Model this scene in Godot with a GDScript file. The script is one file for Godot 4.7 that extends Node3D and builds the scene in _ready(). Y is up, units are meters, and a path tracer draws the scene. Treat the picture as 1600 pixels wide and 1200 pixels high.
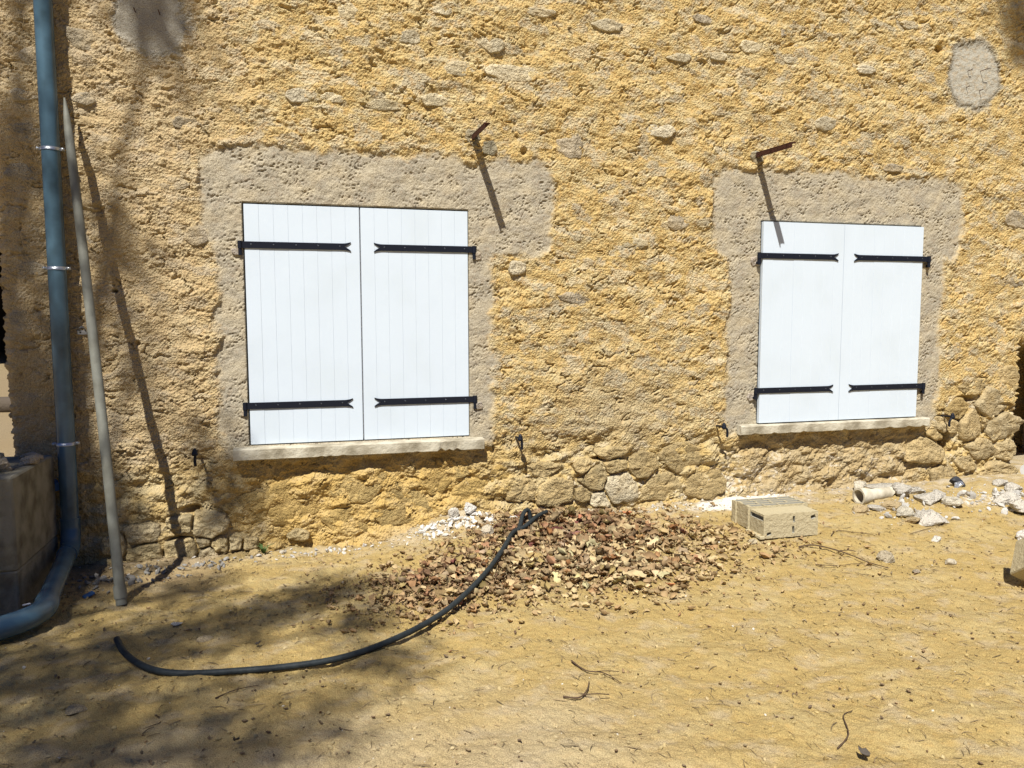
extends Node3D

# ---------------------------------------------------------------- constants
const LX0 := -0.2965
const LX1 := 0.974
const RX0 := 2.956
const RX1 := 4.242
const WY0 := 0.617
const WY1 := 1.972
const SUN := Vector3(-0.275, 0.80, 0.53)

var rng := RandomNumberGenerator.new()
var na: FastNoiseLite
var nb: FastNoiseLite
var nc: FastNoiseLite
var nd: FastNoiseLite
var ne: FastNoiseLite
var nf: FastNoiseLite
var ng: FastNoiseLite
var nh: FastNoiseLite
var used := {}
var M := {}


func ss(a: float, b: float, x: float) -> float:
	return smoothstep(a, b, x)


func noise(kind: int, freq: float, sd: int, oct := 1) -> FastNoiseLite:
	var n := FastNoiseLite.new()
	n.noise_type = kind
	n.frequency = freq
	n.seed = sd
	n.fractal_type = FastNoiseLite.FRACTAL_FBM if oct > 1 else FastNoiseLite.FRACTAL_NONE
	n.fractal_octaves = oct
	return n


func numbered(called: String) -> String:
	if not used.has(called):
		used[called] = 0
		return called
	used[called] += 1
	return "%s_%03d" % [called, used[called]]


func thing(called: String, label: String, category: String, at := Vector3.ZERO, group := "") -> Node3D:
	var o := Node3D.new()
	o.name = numbered(called)
	add_child(o)
	o.position = at
	tag(o, label, category, group)
	return o


func tag(o: Node3D, label: String, category: String, group := "", kind := "") -> void:
	if label: o.set_meta("label", label)
	if category: o.set_meta("category", category)
	if group: o.set_meta("group", group)
	if kind: o.set_meta("kind", kind)


func part(called: String, m: Mesh, mat: Material, parent: Node3D, at := Vector3.ZERO) -> MeshInstance3D:
	var o := MeshInstance3D.new()
	o.name = called if parent != self else numbered(called)
	o.mesh = m
	o.material_override = mat
	o.position = at
	parent.add_child(o, true)
	return o


# ---------------------------------------------------------------- materials
func noise_tex(kind: int, freq: float, sd: int, size: int, oct: int, ramp: Array) -> NoiseTexture2D:
	var t := NoiseTexture2D.new()
	t.width = size
	t.height = size
	t.seamless = true
	t.noise = noise(kind, freq, sd, oct)
	if ramp.size():
		var g := Gradient.new()
		g.offsets = PackedFloat32Array(ramp[0])
		g.colors = PackedColorArray(ramp[1])
		t.color_ramp = g
	return t


func lin(r: float, g: float, b: float) -> Color:
	return Color(r, g, b).linear_to_srgb()


func mat(called: String, c: Color, rough := 0.9, tri := 0.0, height: Texture2D = null, hs := 0.0, tex: Texture2D = null) -> StandardMaterial3D:
	var m := StandardMaterial3D.new()
	m.resource_name = called
	m.albedo_color = c
	m.roughness = rough
	m.metallic_specular = 0.3
	if tri > 0.0:
		m.uv1_triplanar = true
		m.uv1_world_triplanar = true
		m.uv1_scale = Vector3.ONE * tri
	if height:
		m.heightmap_enabled = true
		m.heightmap_texture = height
		m.heightmap_scale = hs
	if tex:
		m.albedo_texture = tex
	M[called] = m
	return m


func make_materials() -> void:
	var grit := noise_tex(FastNoiseLite.TYPE_CELLULAR, 0.035, 5, 1024, 3, [])
	var fine := noise_tex(FastNoiseLite.TYPE_SIMPLEX_SMOOTH, 0.012, 9, 1024, 8, [])
	(fine.noise as FastNoiseLite).fractal_gain = 0.68
	var speck := noise_tex(FastNoiseLite.TYPE_SIMPLEX, 0.09, 3, 1024, 4, [[0.0, 0.35, 0.5, 0.7, 1.0], [Color(0.62, 0.60, 0.58), Color(0.84, 0.82, 0.80), Color(0.93, 0.92, 0.90), Color(1, 0.99, 0.96), Color(1, 1, 1)]])
	var smudge := noise_tex(FastNoiseLite.TYPE_SIMPLEX_SMOOTH, 0.008, 31, 512, 5, [[0.0, 0.4, 0.65, 1.0], [Color(0.66, 0.64, 0.60), Color(0.86, 0.85, 0.83), Color(0.95, 0.95, 0.94), Color(1, 1, 1)]])
	var m := mat("coat", Color.WHITE, 0.97, 2.3, grit, 1.3, speck)
	m.vertex_color_use_as_albedo = true
	m = mat("surround", Color.WHITE, 0.96, 1.4, fine, 0.75, speck)
	m.vertex_color_use_as_albedo = true
	m = mat("soil", Color.WHITE, 0.98, 1.7, fine, 0.8, speck)
	m.vertex_color_use_as_albedo = true
	m = mat("stone", Color.WHITE, 0.95, 1.9, fine, 3.0, speck)
	m.vertex_color_use_as_albedo = true
	m = mat("clod", Color.WHITE, 0.97)
	m.vertex_color_use_as_albedo = true
	mat("core", lin(0.36, 0.29, 0.18), 0.97, 1.5, grit, 0.8, speck)
	mat("sill", lin(0.56, 0.52, 0.42), 0.9, 1.3, fine, 0.5, smudge)
	mat("concrete", lin(0.27, 0.25, 0.19), 0.93, 1.6, fine, 0.4, smudge)
	mat("block_concrete", lin(0.55, 0.49, 0.33), 0.95, 2.2, fine, 0.6, speck)
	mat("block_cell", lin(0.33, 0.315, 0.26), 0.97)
	mat("clay", lin(0.64, 0.59, 0.48), 0.9, 1.6, fine, 0.4, smudge)
	mat("white_paint", lin(0.59, 0.665, 0.745), 0.38, 0.7, null, 0.0, noise_tex(FastNoiseLite.TYPE_SIMPLEX_SMOOTH, 0.006, 77, 512, 4, [[0.0, 0.5, 1.0], [Color(0.975, 0.975, 0.97), Color(0.992, 0.992, 0.992), Color(1, 1, 1)]]))
	m = mat("black_iron", lin(0.010, 0.012, 0.020), 0.42)
	m = mat("rust_iron", lin(0.075, 0.030, 0.020), 0.85, 6.0, fine, 0.2, smudge)
	m = mat("screw", lin(0.10, 0.11, 0.13), 0.3)
	m.metallic = 0.8
	m = mat("zinc", lin(0.50, 0.52, 0.54), 0.35)
	m.metallic = 0.8
	m = mat("grey_pipe", lin(0.085, 0.16, 0.225), 0.26, 1.2, fine, 0.05, smudge)
	m.metallic_specular = 0.5
	m = mat("pole_plastic", lin(0.21, 0.215, 0.19), 0.6, 1.4, fine, 0.1, smudge)
	m = mat("hose_rubber", lin(0.030, 0.038, 0.042), 0.55, 3.0, fine, 0.15, noise_tex(FastNoiseLite.TYPE_SIMPLEX_SMOOTH, 0.02, 14, 512, 4, [[0.0, 0.5, 0.7, 1.0], [Color(0.8, 0.8, 0.8), Color(0.9, 0.9, 0.9), Color(1, 1, 1), Color(1, 0.98, 0.93)]]))
	mat("dark_timber", lin(0.045, 0.035, 0.028), 0.9)
	mat("bark", lin(0.10, 0.08, 0.06), 0.95, 2.0, fine, 1.0)
	mat("twig", lin(0.085, 0.055, 0.035), 0.9)
	m = mat("leaf_green", lin(0.06, 0.10, 0.03), 0.7)
	m.backlight_enabled = true
	m.backlight = lin(0.05, 0.08, 0.02)
	m = mat("dry_leaf", Color.WHITE, 0.85)
	m.vertex_color_use_as_albedo = true
	m.backlight_enabled = true
	m.backlight = lin(0.06, 0.035, 0.015)
	mat("blue_plastic", lin(0.06, 0.14, 0.30), 0.4)
	mat("white_plastic", lin(0.62, 0.63, 0.64), 0.5)
	mat("grey_plastic", lin(0.20, 0.21, 0.23), 0.6)
	mat("rag_black", lin(0.035, 0.038, 0.045), 0.6)


# ---------------------------------------------------------------- shapes
func grid_axis(a: float, b: float, step: float, out_a: float, out_b: float, snaps: Array) -> PackedFloat32Array:
	# fine between a and b, growing coarser out to out_a and out_b
	var l := []
	var s := step
	var p := a
	while p > out_a:
		s *= 1.5
		p -= s
		l.push_front(maxf(p, out_a))
	var n := int(ceil((b - a) / step))
	for i in n + 1:
		l.append(a + i * step)
	s = step
	p = l[-1]
	while p < out_b:
		s *= 1.5
		p += s
		l.append(minf(p, out_b))
	for e in snaps:
		for i in l.size() - 1:
			if l[i] <= e and l[i + 1] > e:
				l[i] = e - 0.0006
				l[i + 1] = e + 0.0006
				break
	return PackedFloat32Array(l)


func sheet(pos: PackedVector3Array, nor: PackedVector3Array, col: PackedColorArray, idx: PackedInt32Array) -> ArrayMesh:
	var remap := PackedInt32Array()
	remap.resize(pos.size())
	remap.fill(-1)
	var p := PackedVector3Array()
	var n := PackedVector3Array()
	var c := PackedColorArray()
	var out := PackedInt32Array()
	out.resize(idx.size())
	for k in idx.size():
		var i := idx[k]
		if remap[i] < 0:
			remap[i] = p.size()
			p.append(pos[i])
			n.append(nor[i])
			c.append(col[i])
		out[k] = remap[i]
	var a := []
	a.resize(Mesh.ARRAY_MAX)
	a[Mesh.ARRAY_VERTEX] = p
	a[Mesh.ARRAY_NORMAL] = n
	a[Mesh.ARRAY_COLOR] = c
	a[Mesh.ARRAY_INDEX] = out
	var m := ArrayMesh.new()
	m.add_surface_from_arrays(Mesh.PRIMITIVE_TRIANGLES, a)
	return m


func quad(st: SurfaceTool, a: Vector3, b: Vector3, c: Vector3, d: Vector3) -> void:
	# a b c d counter-clockwise seen from the front; emitted clockwise
	for v in [a, c, b, a, d, c]:
		st.add_vertex(v)


func finish(st: SurfaceTool) -> ArrayMesh:
	st.generate_normals()
	return st.commit()


func begin(smooth := false) -> SurfaceTool:
	var st := SurfaceTool.new()
	st.begin(Mesh.PRIMITIVE_TRIANGLES)
	st.set_smooth_group(0 if smooth else -1)
	return st


func add_bevel_box(st: SurfaceTool, c: Vector3, size: Vector3, bev: float, basis := Basis()) -> void:
	var h := size * 0.5
	var faces := [[Vector3.RIGHT, Vector3.UP, Vector3.BACK], [Vector3.LEFT, Vector3.UP, Vector3.FORWARD], [Vector3.UP, Vector3.BACK, Vector3.RIGHT], [Vector3.DOWN, Vector3.FORWARD, Vector3.RIGHT], [Vector3.BACK, Vector3.UP, Vector3.LEFT], [Vector3.FORWARD, Vector3.UP, Vector3.RIGHT]]
	var f := func(n: Vector3, u: Vector3, v: Vector3, su: float, sv: float) -> Vector3:
		return n * absf(n.dot(h)) + u * su * (absf(u.dot(h)) - bev) + v * sv * (absf(v.dot(h)) - bev)
	for q in faces:
		var n: Vector3 = q[0]
		var u: Vector3 = q[1]
		var v: Vector3 = n.cross(u)
		quad(st, c + basis * f.call(n, u, v, -1, -1), c + basis * f.call(n, u, v, 1, -1), c + basis * f.call(n, u, v, 1, 1), c + basis * f.call(n, u, v, -1, 1))
	# bevel strips and corners from the eight corners
	for axis in 3:
		for s1 in [-1.0, 1.0]:
			for s2 in [-1.0, 1.0]:
				var a := Vector3.ZERO
				a[axis] = 1.0
				var u := Vector3.ZERO
				u[(axis + 1) % 3] = s1
				var v := Vector3.ZERO
				v[(axis + 2) % 3] = s2
				var la: float = h[axis] - bev
				var pu := u * h[(axis + 1) % 3] + v * (h[(axis + 2) % 3] - bev)
				var pv := u * (h[(axis + 1) % 3] - bev) + v * h[(axis + 2) % 3]
				if s1 * s2 > 0:
					quad(st, c + basis * (pu - a * la), c + basis * (pv - a * la), c + basis * (pv + a * la), c + basis * (pu + a * la))
				else:
					quad(st, c + basis * (pv - a * la), c + basis * (pu - a * la), c + basis * (pu + a * la), c + basis * (pv + a * la))
	for sx in [-1.0, 1.0]:
		for sy in [-1.0, 1.0]:
			for sz in [-1.0, 1.0]:
				var px := Vector3(sx * h.x, sy * (h.y - bev), sz * (h.z - bev))
				var py := Vector3(sx * (h.x - bev), sy * h.y, sz * (h.z - bev))
				var pz := Vector3(sx * (h.x - bev), sy * (h.y - bev), sz * h.z)
				var tri := [px, pz, py] if sx * sy * sz > 0 else [px, py, pz]
				for p in tri:
					st.add_vertex(c + basis * p)


func box_mesh(size: Vector3, bev: float, basis := Basis()) -> ArrayMesh:
	var st := begin()
	add_bevel_box(st, Vector3.ZERO, size, bev, basis)
	return finish(st)


func smooth_path(pts: Array, per: int) -> PackedVector3Array:
	var out := PackedVector3Array()
	for i in pts.size() - 1:
		var p0: Vector3 = pts[maxi(i - 1, 0)]
		var p1: Vector3 = pts[i]
		var p2: Vector3 = pts[i + 1]
		var p3: Vector3 = pts[mini(i + 2, pts.size() - 1)]
		for k in per:
			out.append(p1.cubic_interpolate(p2, p0, p3, float(k) / per))
	out.append(pts[-1])
	return out


func add_tube(st: SurfaceTool, path: PackedVector3Array, radii: Array, sides: int, cap := true) -> void:
	# radii: one per path point, or a single one
	var rings := []
	var side := Vector3.ZERO
	for i in path.size():
		var t := (path[mini(i + 1, path.size() - 1)] - path[maxi(i - 1, 0)]).normalized()
		if side == Vector3.ZERO:
			side = t.cross(Vector3.UP if absf(t.y) < 0.9 else Vector3.RIGHT).normalized()
		else:
			side = (side - t * side.dot(t)).normalized()
		var up := side.cross(t).normalized()
		var r: float = radii[i] if radii.size() > 1 else radii[0]
		var ring := []
		for k in sides:
			var a := TAU * k / sides
			ring.append(path[i] + (side * cos(a) + up * sin(a)) * r)
		rings.append(ring)
	st.set_smooth_group(0)
	for i in rings.size() - 1:
		for k in sides:
			var k2 := (k + 1) % sides
			quad(st, rings[i][k], rings[i + 1][k], rings[i + 1][k2], rings[i][k2])
	if cap:
		st.set_smooth_group(-1)
		for k in range(1, sides - 1):
			for v in [rings[0][0], rings[0][k + 1], rings[0][k]]: st.add_vertex(v)
			for v in [rings[-1][0], rings[-1][k], rings[-1][k + 1]]: st.add_vertex(v)


func tube_mesh(path: PackedVector3Array, radii: Array, sides := 16, cap := true) -> ArrayMesh:
	var st := begin(true)
	add_tube(st, path, radii, sides, cap)
	return finish(st)


func rock_mesh(sd: int, r: Vector3, cuts := 9, segs := 9, color := Color.WHITE) -> ArrayMesh:
	# a broken lump: a ball cut flat by random planes, then roughened
	var g := RandomNumberGenerator.new()
	g.seed = sd
	var planes := []
	for i in cuts:
		var n := Vector3(g.randfn(), g.randfn(), g.randfn()).normalized()
		planes.append([n, g.randf_range(0.45, 0.8)])
	var nz := noise(FastNoiseLite.TYPE_SIMPLEX_SMOOTH, 2.2, sd, 2)
	var pt := func(i: int, j: int) -> Vector3:
		var th := PI * i / segs
		var ph := TAU * (j % (segs * 2)) / (segs * 2)
		var d := Vector3(sin(th) * cos(ph), cos(th), sin(th) * sin(ph))
		var rad := 1.0
		for q in planes:
			var k: float = d.dot(q[0])
			if k > 0.001:
				rad = minf(rad, q[1] / k)
		rad *= 1.0 + 0.10 * nz.get_noise_3dv(d)
		return Vector3(d.x * r.x, d.y * r.y, d.z * r.z) * rad
	var st := begin(false)
	st.set_color(color)
	for i in segs:
		for j in segs * 2:
			var a: Vector3 = pt.call(i, j)
			var b: Vector3 = pt.call(i + 1, j)
			var c: Vector3 = pt.call(i + 1, j + 1)
			var d: Vector3 = pt.call(i, j + 1)
			if i > 0:
				for v in [a, d, c]: st.add_vertex(v)
			if i < segs - 1:
				for v in [a, c, b]: st.add_vertex(v)
	return finish(st)


# ---------------------------------------------------------------- the wall
func rbox(x: float, y: float, x0: float, y0: float, x1: float, y1: float, r: float) -> float:
	var qx := absf(x - (x0 + x1) * 0.5) - (x1 - x0) * 0.5 + r
	var qy := absf(y - (y0 + y1) * 0.5) - (y1 - y0) * 0.5 + r
	return Vector2(maxf(qx, 0), maxf(qy, 0)).length() + minf(maxf(qx, qy), 0.0) - r


func ell(x: float, y: float, cx: float, cy: float, rx: float, ry: float) -> float:
	return (Vector2((x - cx) / rx, (y - cy) / ry).length() - 1.0) * minf(rx, ry)


func surround_left(x: float, y: float) -> float:
	return minf(rbox(x, y, -0.52, 1.72, 1.50, 2.27, 0.12), rbox(x, y, -0.44, 0.55, 1.12, 2.0, 0.05))


func surround_right(x: float, y: float) -> float:
	return minf(rbox(x, y, 2.58, 1.74, 4.60, 2.30, 0.16), rbox(x, y, 2.72, 0.56, 4.44, 2.0, 0.05))


func opening(x: float, y: float) -> float:
	# > 0 inside the dark opening at the right end and past the left corner
	var o := minf(x - 5.195 - 0.05 * nb.get_noise_2d(y * 2.2, 7.0), 1.14 - y + 0.05 * nb.get_noise_2d(x * 3.0, 30.0))
	o = minf(o, 6.2 - x)
	return maxf(o, -1.492 + 0.018 * nb.get_noise_2d(y * 2.0, 70.0) + 0.02 * (1.0 - ss(0.2, 1.2, y)) - x)


func exposed(x: float, y: float) -> float:
	var j := 0.35 * nc.get_noise_2d(x * 0.5, y * 0.5)
	var e := 1.0 - Vector2((x - 1.86) / 0.42, (y - 0.28) / 0.20).length() + j
	e = maxf(e, 1.0 - Vector2((x - 4.85) / 0.52, (y - 0.52) / 0.42).length() + j)
	var f := 1.0 - Vector2((x + 0.66) / 0.60, (y - 0.08) / 0.17).length() + j
	return maxf(ss(0.0, 0.3, e), 0.45 * ss(0.0, 0.3, f))


func bare(x: float, y: float) -> float:
	# where the render has come off and the flat of a stone shows, flush with it
	return ss(0.20, 0.27, nb.get_noise_2d(x * 0.30 + 50.0, y * 0.58 + 9.0) + 0.10 * nf.get_noise_2d(x * 0.7, y * 0.7))


func wall_height(x: float, y: float, sl: float, sr: float, pa: float, pb: float) -> float:
	var low := na.get_noise_2d(x * 0.35, y * 0.35)
	var turn := ss(0.9, 2.9, x + 0.7 * low)
	# lumps of thrown render, stretched along the trowel's way: down-right on the left, up-right on the right
	var u1 := x * 0.96 - y * 0.28
	var v1 := (x * 0.28 + y * 0.96) * 1.45
	var u2 := x * 0.90 + y * 0.43
	var v2 := (-x * 0.43 + y * 0.90) * 1.45
	var lump := lerpf(nb.get_noise_2d(u1, v1), nb.get_noise_2d(u2, v2), turn)
	var grain := lerpf(nd.get_noise_2d(u1, v1), nd.get_noise_2d(u2, v2), turn)
	var rid := lerpf(ne.get_noise_2d(u1, v1 * 1.7), ne.get_noise_2d(u2, v2 * 1.7), turn)
	var where := nc.get_noise_2d(x + 40.0, y * 1.4)
	var crack := maxf(0.0, 1.0 - absf(rid) * 15.0) * ss(-0.02, 0.35, where)
	# thicker here, thinner and nearly smooth there
	var thick := 0.30 + 1.0 * ss(-0.35, 0.35, nc.get_noise_2d(x * 0.6 + 70.0, y * 0.9))
	var tiny := nf.get_noise_2d(u1 * 1.5, v1 * 1.5)
	var off := bare(x, y)
	thick *= 1.0 - 0.78 * off
	var z := 0.012 * low + 0.014 * na.get_noise_2d(x, y * 1.3) + 0.0055 * lump * thick - 0.0080 * grain * thick + 0.0032 * tiny - 0.022 * crack * (1.0 - 0.6 * off) + 0.004 * off - 0.010 * off * (1.0 - off) * 4.0 * ss(-0.2, 0.3, where)
	z += 0.0075 * nc.get_noise_2d(u1 * 1.6, v1 * 2.0)
	var bury := ng.get_noise_2d(x, y * 1.45)
	z += 0.006 * minf(bury + 0.65, 0.3)
	z += 0.008
	var d := minf(sl, sr)
	var lower := 1.0 - ss(0.40, 0.72, y + 0.12 * nc.get_noise_2d(x * 0.4, 3.0))
	lower *= ss(-0.02, 0.03, d)
	if lower > 0.0:
		z = lerpf(z, 0.030 * minf(bury + 0.75, 0.45) * 1.6 + 0.011 * lump - 0.006 * grain + 0.003 * tiny + 0.018 * na.get_noise_2d(x * 1.6, y * 2.2) + 0.012 * nc.get_noise_2d(x * 2.0, y * 2.6) - 0.022 * crack - 0.022, lower)
		var e := exposed(x, y)
		if e > 0.0:
			z = lerpf(z, -0.016 + 0.022 * lump - 0.006 * grain + 0.020 * nc.get_noise_2d(x * 3.0, y * 3.0), e)
		z += 0.05 * ss(0.16, -0.02, y) * ss(-0.2, 0.6, x)
	# smoother mortar round the windows
	if d < 0.04:
		var s := ss(0.02, -0.012, d)
		var zs := 0.002 + 0.0020 * lump - 0.0010 * grain + 0.0012 * tiny + 0.006 * nc.get_noise_2d(x, y) - 0.010 * maxf(0.0, crack - 0.3)
		zs -= 0.009 * ss(0.42, 0.62, nf.get_noise_2d(u1 * 0.45, v1 * 1.5)) * ss(-0.3, 0.3, where)
		z = lerpf(z, zs, s)
	var p := minf(pa, pb)
	if p < 0.05:
		z = lerpf(z, 0.010 + 0.002 * lump + 0.004 * nc.get_noise_2d(x, y), ss(0.03, -0.03, p))
		z -= 0.006 * exp(-pow((p - 0.012) / 0.014, 2.0)) * (0.5 + nc.get_noise_2d(x * 2.0, y * 2.0))
	# holes
	for h in [[4.535, 0.44, 0.04, 0.085, 0.22], [4.315, 3.185, 0.028, 0.018, 0.12], [4.70, 0.73, 0.08, 0.022, 0.07], [4.47, 0.60, 0.03, 0.015, 0.06], [-0.62, 0.265, 0.045, 0.02, 0.08], [-0.95, 1.48, 0.012, 0.008, 0.05], [-0.85, 1.20, 0.012, 0.010, 0.04], [1.83, 0.435, 0.05, 0.012, 0.06], [1.32, 2.33, 0.018, 0.02, 0.04], [-0.69, 0.10, 0.06, 0.02, 0.05], [4.66, 0.60, 0.03, 0.05, 0.06]]:
		var k := Vector2((x - h[0]) / h[2], (y - h[1]) / h[3]).length_squared()
		if k < 6.0:
			z -= h[4] * exp(-k * k * 0.7)
	return z


func wall_color(x: float, y: float, sl: float, sr: float, pa: float, pb: float) -> Color:
	var a := 0.5 + 0.5 * nc.get_noise_2d(x + 11.0, y * 1.3)
	var b := 0.5 + 0.5 * nb.get_noise_2d(x * 0.45 + 5.0, y * 0.7)
	var f := 0.5 + 0.5 * nf.get_noise_2d(x * 0.6, y * 0.9)
	var c := Color(0.63, 0.475, 0.215).lerp(Color(0.66, 0.545, 0.305), ss(0.40, 0.76, a))
	c = c.lerp(Color(0.50, 0.445, 0.32), ss(0.58, 0.74, b) * 0.6)
	var stone := Color(0.68, 0.60, 0.43).lerp(Color(0.47, 0.435, 0.35), ss(0.45, 0.60, 0.5 + 0.5 * nc.get_noise_2d(x * 0.5 + 90.0, y * 0.7)))
	c = c.lerp(stone, bare(x, y) * 0.6)
	c = c.lerp(Color(0.60, 0.355, 0.115), ss(0.55, 0.85, f) * 0.45)
	c = c.lerp(Color(0.52, 0.42, 0.285), (1.0 - ss(-0.75, 0.1, x + 0.25 * (a - 0.5))) * 0.6)
	c = c.lerp(Color(0.48, 0.41, 0.27), 0.65 * exp(-pow((x - 1.95) / 0.45, 2.0) - pow((y - 0.72) / 0.30, 2.0)))
	var lower := 1.0 - ss(0.42, 0.62, y + 0.2 * (a - 0.5))
	c = c.lerp(Color(0.58, 0.43, 0.185).lerp(Color(0.60, 0.50, 0.29), ss(0.35, 0.7, b)), lower * 0.8)
	c = c.lerp(Color(0.62, 0.425, 0.14), lower * 0.6 * ss(-0.5, -0.1, x) * (1.0 - ss(0.9, 1.25, x)))
	c = c.lerp(Color(0.43, 0.345, 0.225), lower * 0.55 * ss(2.6, 3.0, x) * (1.0 - ss(4.2, 4.5, x)))
	# lime splashes and dust along the foot
	var w := ss(0.62, 0.78, a * 0.5 + f * 0.5 + 0.22 * exp(-pow((x - 2.75) / 0.22, 2.0) - pow((y - 0.22) / 0.13, 2.0)))
	w *= ss(0.7, 0.2, y) * (0.25 + 0.75 * ss(1.0, 1.6, x))
	w = maxf(w, ss(0.6, 0.9, b) * exp(-pow((x - 1.95) / 0.35, 2.0) - pow((y - 0.52) / 0.07, 2.0)))
	c = c.lerp(Color(0.74, 0.70, 0.62), w * 0.7)
	c = c.lerp(Color(0.50, 0.44, 0.35), ss(0.12, 0.02, y) * ss(0.2, 0.8, x) * 0.7)
	var d := minf(sl, sr)
	if d < 0.05:
		var q := Color(0.50, 0.45, 0.345).lerp(Color(0.43, 0.395, 0.32), ss(0.3, 0.7, b)).lerp(Color(0.56, 0.485, 0.345), ss(0.5, 0.8, a) * 0.6).lerp(Color(0.40, 0.335, 0.25), 0.6 * ss(0.55, 0.75, f) * ss(0.45, 0.7, b))
		c = c.lerp(q, ss(0.035, -0.03, d + 0.02 * (f - 0.5)))
	if pb < 0.06:
		c = c.lerp(Color(0.40, 0.39, 0.35), ss(0.06, 0.0, pb) * 0.85)
	if pa < 0.05:
		c = c.lerp(Color(0.49, 0.475, 0.415).lerp(Color(0.50, 0.44, 0.34), ss(0.5, 0.8, f)), ss(0.05, -0.01, pa))
		c = c.lerp(Color(0.25, 0.235, 0.20), 0.6 * exp(-pow((pa - 0.01) / 0.02, 2.0)))
	var g := 0.92 + 0.16 * (0.5 + 0.5 * nf.get_noise_2d(x * 2.0, y * 2.4))
	return Color(c.r * g, c.g * g, c.b * g)


func build_wall() -> Node3D:
	var house := thing("house_wall", "old rubble stone house wall with rough ochre render and grey mortar round its shuttered windows", "wall")
	var xs := grid_axis(-1.60, 5.34, 0.006, -1.64, 8.0, [LX0, LX1, RX0, RX1])
	var ys := grid_axis(-0.12, 3.72, 0.006, -0.6, 4.4, [WY0, WY1])
	var nx := xs.size()
	var ny := ys.size()
	var pos := PackedVector3Array()
	var nor := PackedVector3Array()
	var col := PackedColorArray()
	var kind := PackedByteArray()
	pos.resize(nx * ny)
	nor.resize(nx * ny)
	col.resize(nx * ny)
	kind.resize(nx * ny)
	for j in ny:
		var y := ys[j]
		for i in nx:
			var x := xs[i]
			var k := j * nx + i
			var wob := 0.045 * nc.get_noise_2d(x * 0.9 + 3.0, y * 0.9) + 0.02 * nb.get_noise_2d(x, y)
			var sl := 1.0
			var sr := 1.0
			if y > 0.4 and y < 2.5:
				if x < 2.0:
					sl = surround_left(x, y) + wob
				else:
					sr = surround_right(x, y) + wob
			var pa := 1.0
			var pb := 1.0
			if y > 2.6:
				if x > 4.0:
					pa = ell(x, y, 4.625, 3.03, 0.20, 0.225) + wob * 0.8
				elif x < 0.0:
					pb = ell(x, y, -0.72, 2.92, 0.16, 0.19) + wob * 1.6
			var z := wall_height(x, y, sl, sr, pa, pb)
			var kd := 0
			if sl < 0.0: kd = 1
			elif sr < 0.0: kd = 2
			elif pa < 0.0: kd = 3
			elif pb < 0.0: kd = 4
			if (x > LX0 and x < LX1 or x > RX0 and x < RX1) and y > WY0 and y < WY1:
				z = -0.09
				kd += 10
			var o := opening(x, y)
			if o > -0.05:
				z -= 0.9 * pow(maxf(0.0, (o + 0.05) / 0.05), 2.0) * 0.04
				if o > 0.0:
					z -= o * 14.0
				if o > 0.045:
					kd = 20
			pos[k] = Vector3(x, y, z)
			col[k] = wall_color(x, y, sl, sr, pa, pb)
			kind[k] = kd
	for j in ny:
		var j0 := maxi(j - 1, 0)
		var j1 := mini(j + 1, ny - 1)
		for i in nx:
			var i0 := maxi(i - 1, 0)
			var i1 := mini(i + 1, nx - 1)
			var gx := clampf((pos[j * nx + i1].z - pos[j * nx + i0].z) / (xs[i1] - xs[i0]), -4, 4)
			var gy := clampf((pos[j1 * nx + i].z - pos[j0 * nx + i].z) / (ys[j1] - ys[j0]), -4, 4)
			nor[j * nx + i] = Vector3(-gx, -gy, 1.0).normalized()
	var lists := [PackedInt32Array(), PackedInt32Array(), PackedInt32Array(), PackedInt32Array(), PackedInt32Array()]
	for j in ny - 1:
		for i in nx - 1:
			var a := j * nx + i
			var b := a + 1
			var c := a + nx + 1
			var d := a + nx
			if kind[a] >= 10 and kind[b] >= 10 and kind[c] >= 10 and kind[d] >= 10:
				continue
			var which := kind[a] % 10 if kind[a] < 20 else 0
			lists[which].append_array(PackedInt32Array([a, c, b, a, d, c]))
	part("rendered_face", sheet(pos, nor, col, lists[0]), M.coat, house)
	part("mortar_surround", sheet(pos, nor, col, lists[1]), M.surround, house)
	part("mortar_surround", sheet(pos, nor, col, lists[2]), M.surround, house)
	part("mortar_patch", sheet(pos, nor, col, lists[3]), M.surround, house).set_meta("label", "smooth grey mortar patch with bent wires")
	part("mortar_patch", sheet(pos, nor, col, lists[4]), M.surround, house).set_meta("label", "dark grey mortar patch with two nails")
	# the masonry behind the face, with a room behind the opening
	var st := begin()
	add_bevel_box(st, Vector3(1.81, 1.9, -0.55), Vector3(6.50, 5.0, 0.55), 0.01)
	add_bevel_box(st, Vector3(5.55, 2.85, -0.561), Vector3(0.97, 3.1, 0.53), 0.01)
	add_bevel_box(st, Vector3(7.15, 1.9, -0.552), Vector3(1.9, 5.0, 0.555), 0.01)
	add_bevel_box(st, Vector3(3.3, 1.9, -3.4), Vector3(9.6, 5.0, 0.4), 0.01)
	add_bevel_box(st, Vector3(-1.243, 1.9, -2.0), Vector3(0.38, 4.98, 2.6), 0.01)
	add_bevel_box(st, Vector3(7.90, 1.9, -2.0), Vector3(0.38, 4.98, 2.6), 0.01)
	add_bevel_box(st, Vector3(3.3, 4.46, -1.83), Vector3(9.9, 0.12, 3.9), 0.01)
	part("masonry_core", finish(st), M.core, house)
	return house


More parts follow.
